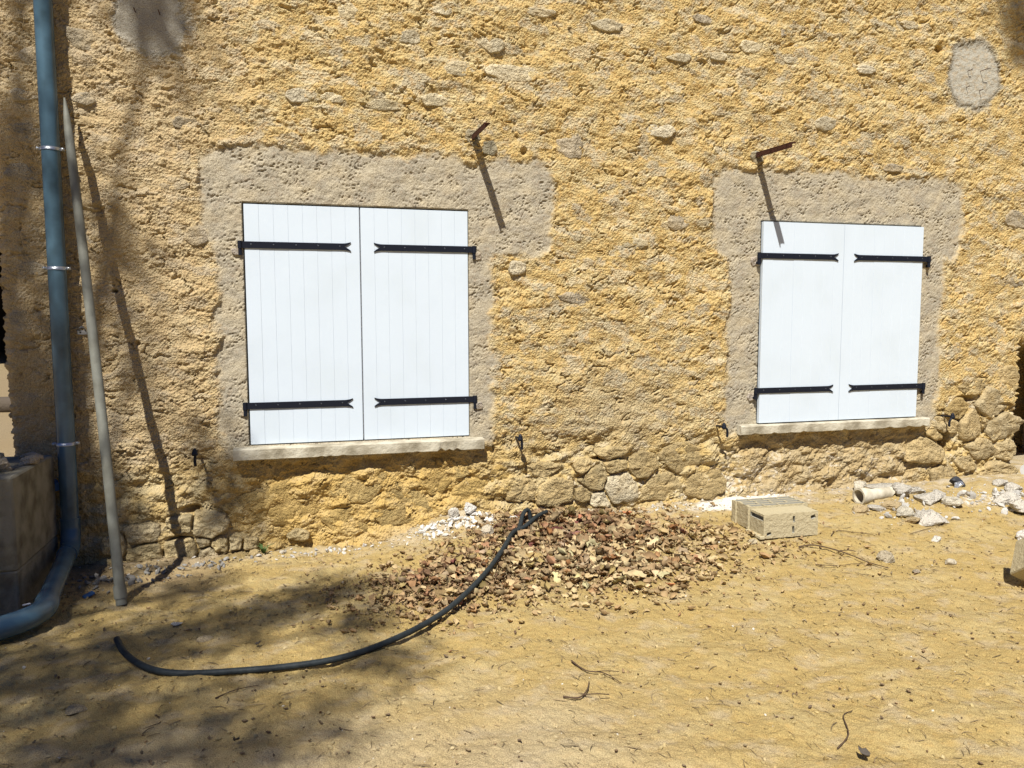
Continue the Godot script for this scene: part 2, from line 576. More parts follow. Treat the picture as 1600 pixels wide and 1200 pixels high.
# one stone of the wall: the cell of its seed among its neighbours, domed and roughened
func stone_mesh(seeds: Array, n: int, reach: float, face: float, dome: float, back: float, gap: float, color: Color, sd: int) -> ArrayMesh:
	var s = seeds[n]
	var g := RandomNumberGenerator.new()
	g.seed = sd * 977 + n * 131 + 7
	var c := Vector2(s[0], s[1])
	var poly := PackedVector2Array()
	var ph := g.randf() * 10.0
	var pw := 2.9
	var corners := []
	var nco := g.randi_range(6, 9)
	for k in nco:
		var a := TAU * (k + g.randf_range(-0.33, 0.33)) / nco + ph
		var ca := cos(a)
		var sa := sin(a)
		var r := pow(pow(absf(ca), pw) + pow(absf(sa), pw), -1.0 / pw) * reach * g.randf_range(0.82, 1.12)
		corners.append(Vector2(s[2] * r * ca, s[3] * r * sa))
	for k in nco:
		var p0: Vector2 = corners[k]
		var p1: Vector2 = corners[(k + 1) % nco]
		for j in 5:
			var q := p0.lerp(p1, j / 5.0)
			poly.append(q * (1.0 + 0.14 * nb.get_noise_2d(c.x + q.x * 1.5, c.y + q.y * 1.5) - (0.05 if j == 0 else 0.0)))
	for m in seeds.size():
		if m == n: continue
		var o := Vector2(seeds[m][0], seeds[m][1]) - c
		var dist := o.length()
		if dist > 0.5 or dist < 0.001: continue
		var dir := o / dist
		var mine: float = 1.0 / sqrt(pow(dir.x / s[2], 2.0) + pow(dir.y / s[3], 2.0))
		var its: float = 1.0 / sqrt(pow(dir.x / seeds[m][2], 2.0) + pow(dir.y / seeds[m][3], 2.0))
		var lim := dist * mine / (mine + its) - gap
		for k in poly.size():
			var q := poly[k].dot(dir)
			if q > lim:
				poly[k] = poly[k] * maxf(0.2, lim / q) if q > 0.0 else poly[k]
	var prof := [[1.03, back], [1.0, face - dome], [0.96, face - dome * 0.42], [0.88, face - dome * 0.14], [0.70, face - dome * 0.04], [0.48, face], [0.25, face], [0.0, face + 0.001]]
	var tilt := Vector2(g.randf_range(-0.12, 0.12), g.randf_range(-0.18, 0.10))
	var rings := []
	for p in prof:
		var ring := []
		for k in poly.size():
			var q: Vector2 = poly[k] * p[0]
			var w := c + q
			var z: float = p[1]
			if p[0] < 1.02:
				z += tilt.dot(q) + (0.027 * nb.get_noise_2d(w.x * 1.1 + n, w.y * 1.5) + 0.022 * nc.get_noise_2d(w.x * 1.6, w.y * 2.2 + n) - 0.004 * nd.get_noise_2d(w.x, w.y) + 0.006 * nf.get_noise_2d(w.x, w.y)) * minf(1.0, dome * 22.0)
			ring.append(Vector3(w.x, w.y, z))
		rings.append(ring)
	var st := begin(true)
	var put := func(v: Vector3) -> void:
		var m := 0.92 + 0.30 * nc.get_noise_2d(v.x * 1.2, v.y * 1.6)
		m += 0.10 * sin(n * 2.4 + sd)
		var warm := 0.5 + 0.5 * nb.get_noise_2d(v.x * 0.5 + 3.0, v.y * 0.5)
		st.set_color((color * m).lerp(Color(0.60, 0.44, 0.20), 0.35 * ss(0.4, 0.8, warm)))
		st.add_vertex(v)
	for i in rings.size() - 1:
		for k in poly.size():
			var k2 := (k + 1) % poly.size()
			if i == rings.size() - 2:
				for v in [rings[i][k], rings[i + 1][0], rings[i][k2]]: put.call(v)
			else:
				for v in [rings[i][k], rings[i + 1][k2], rings[i][k2], rings[i][k], rings[i + 1][k], rings[i + 1][k2]]: put.call(v)
	return finish(st)


func build_stones(house: Node3D) -> void:
	var pale := [[1.23,2.78,0.19,0.06], [0.93,2.78,0.11,0.05], [1.12,2.93,0.10,0.05], [2.84,3.07,0.09,0.04], [2.33,2.96,0.10,0.03], [0.78,2.59,0.08,0.04], [0.83,3.09,0.06,0.03], [3.43,2.62,0.11,0.05], [2.21,2.51,0.11,0.06], [3.15,3.01,0.07,0.025], [0.03,2.56,0.09,0.04], [0.30,3.03,0.06,0.05], [0.49,2.54,0.11,0.04], [0.20,2.56,0.07,0.03], [1.41,3.14,0.10,0.03], [1.84,3.11,0.10,0.04], [4.07,3.32,0.08,0.03], [2.04,1.80,0.09,0.04], [1.28,1.64,0.06,0.05], [2.60,2.99,0.07,0.03], [0.64,2.93,0.07,0.04], [3.72,3.00,0.08,0.03]]
	var grey := [[3.04,3.18,0.06,0.04], [-1.05,2.77,0.09,0.06], [-1.32,2.47,0.09,0.04], [-1.28,2.66,0.07,0.05], [-1.33,2.29,0.09,0.04], [-1.37,2.08,0.07,0.05], [2.35,1.95,0.09,0.06], [1.66,1.46,0.13,0.04], [1.61,2.37,0.10,0.08], [-0.57,2.37,0.08,0.04], [-0.65,2.05,0.10,0.04], [5.07,2.04,0.12,0.07], [-0.54,1.78,0.07,0.05], [-1.06,2.47,0.06,0.04], [-1.35,1.59,0.08,0.04], [-1.38,1.33,0.07,0.07], [-1.05,1.76,0.08,0.05], [3.98,2.36,0.09,0.03], [2.51,3.21,0.09,0.03], [5.04,1.59,0.12,0.05]]
	var heart := [[1.93,0.38,0.09,0.04], [2.12,0.37,0.10,0.07], [1.72,0.39,0.07,0.04], [1.78,0.31,0.10,0.07], [1.97,0.24,0.13,0.09], [1.83,0.17,0.07,0.04], [1.71,0.21,0.06,0.04], [1.54,0.23,0.12,0.08], [2.27,0.22,0.15,0.09], [2.58,0.22,0.13,0.08], [1.31,0.26,0.09,0.07], [2.42,0.41,0.15,0.09], [1.91,0.47,0.10,0.04], [1.45,0.38,0.13,0.04]]
	var corner := [[4.64,0.66,0.10,0.07], [4.96,0.69,0.20,0.10], [4.76,0.54,0.11,0.09], [5.04,0.51,0.15,0.09], [4.37,0.37,0.13,0.09], [4.43,0.48,0.07,0.04], [4.86,0.35,0.14,0.07], [5.09,0.34,0.09,0.07], [4.54,0.17,0.10,0.07], [4.47,0.55,0.06,0.05], [5.04,0.18,0.16,0.06], [4.74,0.25,0.08,0.05], [5.06,0.86,0.11,0.09], [4.88,0.55,0.04,0.04], [4.76,0.82,0.14,0.06], [4.60,0.53,0.05,0.05]]
	var foot := [[-0.86,0.04,0.10,0.05], [-0.68,0.05,0.10,0.05], [-0.54,0.01,0.05,0.03], [-0.56,0.08,0.04,0.025], [-0.47,0.06,0.05,0.04], [-0.39,0.06,0.04,0.03], [-0.31,0.05,0.04,0.03], [-1.06,-0.02,0.05,0.04], [-0.67,0.19,0.07,0.05], [-0.54,0.18,0.09,0.07], [-0.04,0.08,0.05,0.03], [-0.87,0.15,0.09,0.05], [-1.01,0.10,0.06,0.05]]
	var mid := [[-0.08,0.29,0.18,0.12], [0.30,0.36,0.18,0.09], [0.58,0.21,0.18,0.12], [1.00,0.27,0.13,0.06], [0.92,0.40,0.05,0.04], [0.23,0.14,0.15,0.07], [-0.31,0.26,0.12,0.08], [1.17,0.36,0.07,0.05], [0.77,0.34,0.10,0.07]]
	for n in pale.size():
		var t := rng.randf()
		part("stone", stone_mesh(pale, n, 1.0, 0.018, 0.010, -0.03, 0.0, Color(0.74, 0.67, 0.51).lerp(Color(0.78, 0.68, 0.46), t), 1), M.stone, house)
	for n in grey.size():
		var t := rng.randf()
		part("stone", stone_mesh(grey, n, 1.0, 0.013, 0.012, -0.03, 0.0, Color(0.50, 0.435, 0.33).lerp(Color(0.60, 0.52, 0.38), t), 2), M.stone, house)
	for n in heart.size():
		var t := rng.randf()
		var c := Color(0.58, 0.45, 0.235).lerp(Color(0.60, 0.49, 0.28), t)
		if n in [4, 5]: c = Color(0.74, 0.66, 0.48)
		part("stone", stone_mesh(heart, n, 1.34, 0.014 if n < 8 or n == 12 else -0.006, 0.024, -0.07, 0.0045, c, 3), M.stone, house)
	for n in corner.size():
		part("stone", stone_mesh(corner, n, 1.34, 0.014, 0.026, -0.08, 0.005, Color(0.58, 0.43, 0.195).lerp(Color(0.62, 0.52, 0.33), rng.randf()), 4), M.stone, house)
	for n in foot.size():
		part("stone", stone_mesh(foot, n, 1.30, 0.018, 0.026, -0.07, 0.005, Color(0.62, 0.51, 0.29).lerp(Color(0.64, 0.55, 0.37), rng.randf()), 5), M.stone, house)
	for n in mid.size():
		part("stone", stone_mesh(mid, n, 1.32, -0.017, 0.022, -0.06, 0.003, Color(0.62, 0.435, 0.155).lerp(Color(0.62, 0.47, 0.21), rng.randf()), 6), M.stone, house)
	# mortar daubs round the two iron bars and the hinge pins
	for b in [[1.005, 2.395, 0.05, 0.055], [2.905, 2.375, 0.05, 0.05]]:
		part("mortar_daub", stone_mesh([b], 0, 1.0, 0.022, 0.016, -0.03, 0.0, Color(0.42, 0.39, 0.30), 9), M.stone, house)
	for b in [[1.105, 2.335, 0.05, 0.05]]:
		part("mortar_daub", stone_mesh([b], 0, 1.0, 0.018, 0.012, -0.03, 0.0, Color(0.44, 0.40, 0.29), 10), M.stone, house)
	for b in [[-0.335, 1.70, 0.030, 0.022], [1.030, 1.70, 0.022, 0.028], [-0.325, 0.80, 0.012, 0.02], [1.030, 0.80, 0.026, 0.026], [2.905, 1.70, 0.03, 0.036], [4.305, 1.70, 0.016, 0.03], [2.905, 0.80, 0.032, 0.03], [4.305, 0.80, 0.014, 0.026]]:
		part("mortar_daub", stone_mesh([b], 0, 1.0, 0.014, 0.006, -0.02, 0.0, Color(0.70, 0.64, 0.58), 11), M.stone, house)


func build_sills(house: Node3D) -> void:
	for s in [[-0.382, 1.052, 0.612, 0.07], [2.805, 4.330, 0.618, 0.066]]:
		# a cast slab whose lower front edge is chipped
		var n := 60
		var st := begin()
		var w: float = s[1] - s[0]
		var sec := []
		for i in n + 1:
			var x: float = s[0] + w * i / n
			var chip := maxf(0.0, nb.get_noise_2d(x * 1.4, s[0]) - 0.30) * 0.06 + 0.0018 * nc.get_noise_2d(x * 3.0, 5.0)
			var y0: float = s[2] - s[3]
			sec.append([Vector3(x, s[2], -0.085), Vector3(x, s[2] - 0.004 + 0.001 * nb.get_noise_2d(x * 2.0, 1.0), 0.055), Vector3(x, s[2] - 0.010 - chip * 0.3, 0.061), Vector3(x, y0 + 0.004 + chip, 0.061 - chip * 0.3), Vector3(x, y0 + chip, 0.056 - chip * 0.5), Vector3(x, y0, -0.085)])
		for i in n:
			for k in 5:
				quad(st, sec[i][k + 1], sec[i + 1][k + 1], sec[i + 1][k], sec[i][k])
		for e in [0, n]:
			for k in range(1, 5):
				var tri := [sec[e][0], sec[e][k], sec[e][k + 1]]
				if e == 0: tri.reverse()
				for v in tri: st.add_vertex(v)
		part("window_sill", finish(st), M.sill, house)


# ---------------------------------------------------------------- shutters
func strap_mesh(x0: float, x1: float, dir: float) -> ArrayMesh:
	# a flat bar from the hinge eye at x0 to a swallowtail at x1, along dir
	var L := absf(x1 - x0)
	var h := 0.0185
	var out := PackedVector2Array([Vector2(0, -h), Vector2(L - 0.050, -h)])
	for k in 7:
		var t := k / 6.0
		out.append(Vector2(L - 0.050 + 0.050 * t, -h - 0.0085 * t * t))
	for k in 7:
		var t := 1.0 - k / 6.0
		out.append(Vector2(L - 0.036 + 0.036 * t, -h * 0.08 - (h * 0.92 + 0.0035) * pow(t, 1.5)))
	for k in range(1, 7):
		var t := k / 6.0
		out.append(Vector2(L - 0.036 + 0.036 * t, h * 0.08 + (h * 0.92 + 0.0035) * pow(t, 1.5)))
	for k in 7:
		var t := 1.0 - k / 6.0
		out.append(Vector2(L - 0.050 + 0.050 * t, h + 0.0085 * t * t))
	out.append(Vector2(0, h))
	var tris := Geometry2D.triangulate_polygon(out)
	var st := begin()
	for k in range(0, tris.size(), 3):
		var a := out[tris[k]]
		var b := out[tris[k + 1]]
		var c := out[tris[k + 2]]
		var cw := (b - a).cross(c - a) < 0.0
		if dir < 0.0: cw = not cw
		var tri := [a, b, c] if cw else [a, c, b]
		for v in tri: st.add_vertex(Vector3(x0 + dir * v.x, v.y, 0.006))
	for k in out.size():
		var a := out[k]
		var b := out[(k + 1) % out.size()]
		var q := [Vector3(x0 + dir * a.x, a.y, 0), Vector3(x0 + dir * b.x, b.y, 0), Vector3(x0 + dir * b.x, b.y, 0.006), Vector3(x0 + dir * a.x, a.y, 0.006)]
		if dir < 0.0: q.reverse()
		quad(st, q[0], q[1], q[2], q[3])
	return finish(st)


func shutter(label: String, x0: float, x1: float, z: float, hinge_left: bool, tail: Array, eye: float, strip: bool) -> void:
	var y0 := WY0 + 0.006
	var y1 := WY1 - 0.009
	var t := thing("shutter", label, "shutter", Vector3((x0 + x1) * 0.5, y0, z), "white board shutters closed over the two windows")
	var o := t.position
	var n := 8
	var w := (x1 - x0) / n
	for i in n:
		var bw := w - 0.0003
		var g := RandomNumberGenerator.new()
		g.seed = int(x0 * 1000) + i
		var st := begin()
		add_bevel_box(st, Vector3.ZERO, Vector3(bw, y1 - y0, 0.027), 0.0009)
		part("board", finish(st), M.white_paint, t, Vector3(x0 + w * (i + 0.5) - o.x, (y1 - y0) * 0.5, -0.0135 + g.randf_range(-0.0008, 0.0006)))
	# tongue behind the grooves
	part("backing_panel", box_mesh(Vector3(x1 - x0 - 0.006, y1 - y0 - 0.004, 0.012), 0.001), M.white_paint, t, Vector3(0, (y1 - y0) * 0.5, -0.0245))
	if strip:
		part("cover_strip", box_mesh(Vector3(0.006, y1 - y0 - 0.02, 0.016), 0.001), M.grey_plastic, t, Vector3(x0 - 0.0035 - o.x, (y1 - y0) * 0.5, -0.014))
		for k in 42:
			part("stud", box_mesh(Vector3(0.0035, 0.012, 0.003), 0.0008), M.zinc, t, Vector3(x0 - 0.0035 - o.x, 0.03 + k * 0.0315, -0.0055)) if k % 2 == 0 else null
	var dir := 1.0 if hinge_left else -1.0
	for k in 2:
		var y: float = [1.740, 0.843][k]
		var s := part("strap_hinge", strap_mesh(eye - o.x, tail[k] - o.x, dir), M.black_iron, t, Vector3(0, y - y0, 0.0005))
		for j in 5:
			var sx := eye - o.x + dir * (0.055 + (absf(tail[k] - eye) - 0.115) * j / 4.0)
			var sm := SphereMesh.new()
			sm.radius = 0.0042
			sm.height = 0.0045
			sm.radial_segments = 10
			sm.rings = 5
			var sc := part("screw", sm, M.screw, s, Vector3(sx, 0.002, 0.0062))
			sc.rotation.x = PI / 2
		var st := begin(true)
		add_tube(st, PackedVector3Array([Vector3(0, -0.021, 0), Vector3(0, 0.021, 0)]), [0.0125], 14)
		part("hinge_eye", finish(st), M.black_iron, s, Vector3(eye - o.x - dir * 0.004, 0, 0.004))


func build_pins(house: Node3D) -> void:
	for p in [[-0.314, 0.004, -1.0], [1.008, 0.004, 1.0], [2.928, 0.027, -1.0], [4.290, 0.027, 1.0]]:
		for y in [1.740, 0.843]:
			var st := begin(true)
			add_tube(st, PackedVector3Array([Vector3(0, -0.058, 0), Vector3(0, -0.022, 0)]), [0.0105], 12)
			add_tube(st, smooth_path([Vector3(0, -0.045, 0), Vector3(p[2] * 0.006, -0.047, -0.02), Vector3(p[2] * 0.012, -0.05, -0.09)], 4), [0.0095], 10)
			part("hinge_pin", finish(st), M.black_iron, house, Vector3(p[0], y, p[1] + 0.004))


# ---------------------------------------------------------------- ground
func ground_base(x: float, z: float) -> float:
	var y := (0.10 * ss(0.2, 1.2, x) + 0.03 * ss(1.2, 5.0, x)) * (1.0 - ss(0.0, 1.6, z))
	y += 0.018 * exp(-pow((x - 1.35) / 0.7, 2.0) - pow((z - 0.55) / 0.45, 2.0))
	y += 0.035 * exp(-pow((x - 3.85) / 0.45, 2.0) - pow((z - 0.4) / 0.25, 2.0))
	y += 0.075 * exp(-pow((x - 0.86) / 0.26, 2.0) - pow((z - 0.0) / 0.12, 2.0))
	y += 0.05 * exp(-pow((x - 4.75) / 0.5, 2.0) - pow((z - 0.3) / 0.3, 2.0))
	return y


func ground_y(x: float, z: float) -> float:
	var y := ground_base(x, z)
	if absf(x - 2.0) > 6.0 or z > 4.0 or z < -1.0:
		return y + 0.05 * na.get_noise_2d(x * 0.06, z * 0.06)
	y += 0.016 * na.get_noise_2d(x * 0.7, z * 0.9)
	y += 0.011 * nc.get_noise_2d(x * 0.8 + 9.0, z * 1.1)
	y += 0.0055 * nb.get_noise_2d(x * 0.9, z * 1.0 + 4.0)
	y -= 0.010 * ss(0.45, 0.75, nb.get_noise_2d(x * 1.6 + 21.0, z * 1.3))
	y -= 0.0030 * nd.get_noise_2d(x * 0.8, z * 0.9) * ss(-0.3, 0.3, nc.get_noise_2d(x * 0.5, z * 0.5))
	y += 0.0026 * nf.get_noise_2d(x * 1.2, z * 1.2)
	y += 0.006 * minf(ng.get_noise_2d(x * 0.55, z * 0.6) + 0.75, 0.3) * ss(-0.3, 0.4, na.get_noise_2d(x * 0.3, z * 0.3))
	var rough := ss(0.75, 0.0, z + 0.3 * nc.get_noise_2d(x * 0.3, z * 0.3))
	y += rough * 0.014 * nb.get_noise_2d(x * 0.6 + 8.0, z * 0.6)
	y -= 0.0035 * maxf(0.0, 1.0 - absf(ne.get_noise_2d(x * 0.5, z * 0.9)) * 7.0) * ss(0.0, 0.4, nc.get_noise_2d(x * 0.5, z * 0.5 + 9.0))
	return y


func ground_color(x: float, z: float) -> Color:
	var a := 0.5 + 0.5 * nc.get_noise_2d(x * 0.5 + 31.0, z * 0.7)
	var b := 0.5 + 0.5 * nb.get_noise_2d(x * 0.35, z * 0.5 + 17.0)
	var f := 0.5 + 0.5 * nf.get_noise_2d(x * 0.7, z * 0.9)
	var c := Color(0.42, 0.315, 0.130).lerp(Color(0.445, 0.352, 0.168), ss(0.4, 0.8, a))
	c = c.lerp(Color(0.45, 0.375, 0.25), ss(0.5, 0.8, b) * 0.6)
	c = c.lerp(Color(0.44, 0.295, 0.11), ss(0.6, 0.9, f) * 0.5)
	c = c.lerp(Color(0.44, 0.37, 0.25), 0.6 * ss(1.7, 2.4, z + 0.5 * (a - 0.5)) * (1.0 - ss(0.6, 1.4, x)))
	# pale mortar dust by the foot of the wall, lime spill
	var foot := ss(0.42, 0.05, z + 0.28 * (a - 0.5) + 0.12 * (f - 0.5)) * (0.25 + 0.75 * ss(0.35, 0.6, b))
	c = c.lerp(Color(0.50, 0.44, 0.34), foot * (0.25 + 0.55 * ss(0.3, 0.8, x)))
	var lime := exp(-pow((x - 2.66) / 0.30, 2.0) - pow((z - 0.16) / 0.17, 2.0)) + 0.75 * exp(-pow((x - 3.05) / 0.30, 2.0) - pow((z - 0.06) / 0.10, 2.0)) + 0.8 * exp(-pow((x - 0.72) / 0.25, 2.0) - pow((z + 0.10) / 0.14, 2.0)) + 0.5 * exp(-pow((x - 1.25) / 0.3, 2.0) - pow((z + 0.02) / 0.07, 2.0)) + 0.55 * exp(-pow((x - 4.45) / 0.5, 2.0) - pow((z - 0.5) / 0.2, 2.0)) + 0.4 * exp(-pow((x - 3.75) / 0.4, 2.0) - pow((z - 0.65) / 0.25, 2.0)) + 0.35 * exp(-pow((x - 2.2) / 0.3, 2.0) - pow((z - 0.05) / 0.1, 2.0))
	c = c.lerp(Color(0.78, 0.755, 0.70), ss(0.38, 0.62, lime * (0.55 + 0.5 * f + 0.35 * (b - 0.5))))
	# soil colour turned darker brown where the leaves lie densest
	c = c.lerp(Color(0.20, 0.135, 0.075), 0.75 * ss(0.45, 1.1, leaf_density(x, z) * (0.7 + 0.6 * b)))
	# darker humus under the left end
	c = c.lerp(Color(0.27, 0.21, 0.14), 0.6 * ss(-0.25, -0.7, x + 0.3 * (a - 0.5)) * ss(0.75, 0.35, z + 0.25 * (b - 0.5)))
	var g := 0.92 + 0.16 * (0.5 + 0.5 * nf.get_noise_2d(x * 2.2, z * 2.2))
	return Color(c.r * g, c.g * g, c.b * g)


func build_ground() -> void:
	var xs := grid_axis(-1.95, 5.55, 0.0095, -70.0, 70.0, [])
	var zs := grid_axis(-0.32, 2.95, 0.0095, -70.0, 70.0, [])
	var nx := xs.size()
	var nz := zs.size()
	var pos := PackedVector3Array()
	var nor := PackedVector3Array()
	var col := PackedColorArray()
	pos.resize(nx * nz)
	nor.resize(nx * nz)
	col.resize(nx * nz)
	for j in nz:
		for i in nx:
			pos[j * nx + i] = Vector3(xs[i], ground_y(xs[i], zs[j]), zs[j])
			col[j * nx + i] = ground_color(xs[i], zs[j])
	for j in nz:
		var j0 := maxi(j - 1, 0)
		var j1 := mini(j + 1, nz - 1)
		for i in nx:
			var i0 := maxi(i - 1, 0)
			var i1 := mini(i + 1, nx - 1)
			nor[j * nx + i] = Vector3(-(pos[j * nx + i1].y - pos[j * nx + i0].y) / (xs[i1] - xs[i0]), 1.0, -(pos[j1 * nx + i].y - pos[j0 * nx + i].y) / (zs[j1] - zs[j0])).normalized()
	var idx := PackedInt32Array()
	idx.resize((nx - 1) * (nz - 1) * 6)
	var k := 0
	for j in nz - 1:
		for i in nx - 1:
			var a := j * nx + i
			idx[k] = a
			idx[k + 1] = a + 1
			idx[k + 2] = a + nx + 1
			idx[k + 3] = a
			idx[k + 4] = a + nx + 1
			idx[k + 5] = a + nx
			k += 6
	var g := part("ground", sheet(pos, nor, col, idx), M.soil, self)
	g.set_meta("kind", "structure")
	g.set_meta("label", "dry yellow sandy ground in front of the wall")


# ---------------------------------------------------------------- scatter
func scatter(called: String, m: Mesh, material: Material, xf: Array, cols: Array, parent: Node3D, label := "") -> void:
	var mm := MultiMesh.new()
	mm.transform_format = MultiMesh.TRANSFORM_3D
	mm.use_colors = true
	mm.mesh = m
	mm.instance_count = xf.size()
	for i in xf.size():
		mm.set_instance_transform(i, xf[i])
		mm.set_instance_color(i, cols[i])
	var o := MultiMeshInstance3D.new()
	o.name = called if parent != self else numbered(called)
	o.multimesh = mm
	o.material_override = material
	o.set_meta("kind", "stuff")
	if label: o.set_meta("label", label)
	parent.add_child(o, true)


func leaf_mesh(sd: int, curl: float, fold: float) -> ArrayMesh:
	var g := RandomNumberGenerator.new()
	g.seed = sd
	var rows := 6
	var st := begin(true)
	var pts := []
	for i in rows + 1:
		var t := float(i) / rows
		var w := (0.34 * pow(sin(PI * clampf(t, 0.02, 0.98)), 0.75)) * (1.0 + 0.45 * g.randf_range(-1, 1)) * (1.2 - 0.5 * t)
		var a := (t - 0.4) * curl
		var rad := 1.0 / maxf(0.2, absf(curl))
		var y := rad * (1.0 - cos(a)) * signf(curl)
		var z := rad * sin(a)
		var row := []
		for s in [-1.0, -0.5, 0.0, 0.5, 1.0]:
			row.append(Vector3(s * w * cos(fold * absf(s)), y + absf(s) * w * sin(fold * absf(s)) + 0.09 * g.randf_range(-1, 1), z + 0.05 * g.randf_range(-1, 1)))
		pts.append(row)
	for i in rows:
		for k in 4:
			quad(st, pts[i][k], pts[i + 1][k], pts[i + 1][k + 1], pts[i][k + 1])
	return finish(st)


func leaf_color(x := 1.3, z := 0.5) -> Color:
	var t := rng.randf()
	# the back of the heap is newer and redder, the front bleached
	t += 0.30 * ss(0.25, 0.85, z + 0.25 * nc.get_noise_2d(x * 0.7, z * 0.7)) * ss(0.6, 1.1, x) - 0.10
	var c := Color(0.29, 0.195, 0.105)
	if t < 0.16: c = Color(0.16, 0.095, 0.055)
	elif t < 0.30: c = Color(0.31, 0.175, 0.085)
	elif t > 0.92: c = Color(0.50, 0.40, 0.225)
	elif t > 0.66: c = Color(0.39, 0.295, 0.16)
	var g := rng.randf_range(0.75, 1.2)
	return Color(c.r * g, c.g * g, c.b * g)


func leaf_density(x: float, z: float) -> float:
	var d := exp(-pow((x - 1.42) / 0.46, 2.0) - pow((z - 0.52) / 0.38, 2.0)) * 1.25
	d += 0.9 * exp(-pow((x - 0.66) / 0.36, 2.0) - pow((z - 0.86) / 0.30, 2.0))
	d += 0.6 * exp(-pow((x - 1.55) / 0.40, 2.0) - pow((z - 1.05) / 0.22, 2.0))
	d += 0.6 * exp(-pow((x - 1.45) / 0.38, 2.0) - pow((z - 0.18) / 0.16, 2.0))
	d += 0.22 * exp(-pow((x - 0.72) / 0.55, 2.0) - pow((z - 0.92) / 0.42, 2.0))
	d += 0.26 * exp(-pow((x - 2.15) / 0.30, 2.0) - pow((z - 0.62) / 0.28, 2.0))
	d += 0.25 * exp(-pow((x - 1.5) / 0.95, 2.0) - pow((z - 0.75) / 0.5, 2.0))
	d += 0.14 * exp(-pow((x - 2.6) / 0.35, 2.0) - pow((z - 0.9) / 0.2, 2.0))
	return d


func build_leaves() -> void:
	var pile := thing("leaf_pile", "heap of dry brown fallen leaves at the foot of the wall under the black hose", "leaf pile", Vector3(1.35, ground_y(1.35, 0.55), 0.55))
	var meshes := []
	for i in 6:
		meshes.append(leaf_mesh(40 + i, [1.5, -1.6, 2.2, 0.8, -2.0, 2.8][i], [0.6, -0.5, 0.9, 0.3, 0.7, 1.1][i]))
	var xf := [[], [], []]
	var cols := [[], [], []]
	var near := []
	for i in 32000:
		var x := rng.randf_range(-0.1, 3.2)
		var z := rng.randf_range(-0.05, 1.5)
		var d := leaf_density(x, z)
		d *= 0.60 + 0.85 * nc.get_noise_2d(x * 0.8, z * 0.8)
		if rng.randf() > d: continue
		var core := minf(1.0, leaf_density(x, z))
		if core < 0.15 and rng.randf() < 0.4: continue
		var size := (rng.randf_range(0.012, 0.032) if rng.randf() < 0.70 else rng.randf_range(0.034, 0.080)) * (1.0 + 0.45 * ss(0.9, 1.8, x) * rng.randf())
		size *= lerpf(0.6, 1.05, core)
		var b := Basis(Vector3.UP, rng.randf() * TAU) * Basis(Vector3.RIGHT, rng.randfn() * 0.30) * Basis(Vector3.BACK, rng.randfn() * 0.32)
		var p := Vector3(x, ground_y(x, z) + 0.004 + rng.randf() * 0.016 * core * core + size * 0.08, z)
		var c := leaf_color(x, z)
		c = c.lerp(Color(0.45, 0.33, 0.16), 0.45 * (1.0 - core))
		if size > 0.054 and core > 0.4 and near.size() < 300:
			near.append([p, b.scaled(Vector3.ONE * size), c, rng.randi() % 6])
		else:
			var v := rng.randi() % 3
			xf[v].append(Transform3D(b.scaled(Vector3.ONE * size), p - pile.position))
			cols[v].append(c)
	for v in 3:
		scatter("leaf_litter", meshes[v * 2], M.dry_leaf, xf[v], cols[v], pile)
	# the largest leaves, each on its own; a few tones share one coloured mesh
	var shared := {}
	for n in near:
		var tone := Color(snappedf(n[2].r, 0.08), snappedf(n[2].g, 0.06), snappedf(n[2].b, 0.05))
		var key := "%d %s" % [n[3], tone]
		if not shared.has(key):
			var m: ArrayMesh = meshes[n[3]]
			var a := m.surface_get_arrays(0)
			var cc := PackedColorArray()
			cc.resize(a[Mesh.ARRAY_VERTEX].size())
			cc.fill(tone)
			a[Mesh.ARRAY_COLOR] = cc
			var m2 := ArrayMesh.new()
			m2.add_surface_from_arrays(Mesh.PRIMITIVE_TRIANGLES, a)
			shared[key] = m2
		var o := part("leaf", shared[key], M.dry_leaf, pile)
		o.transform = Transform3D(n[1], n[0] - pile.position + Vector3(0, 0.008, 0))


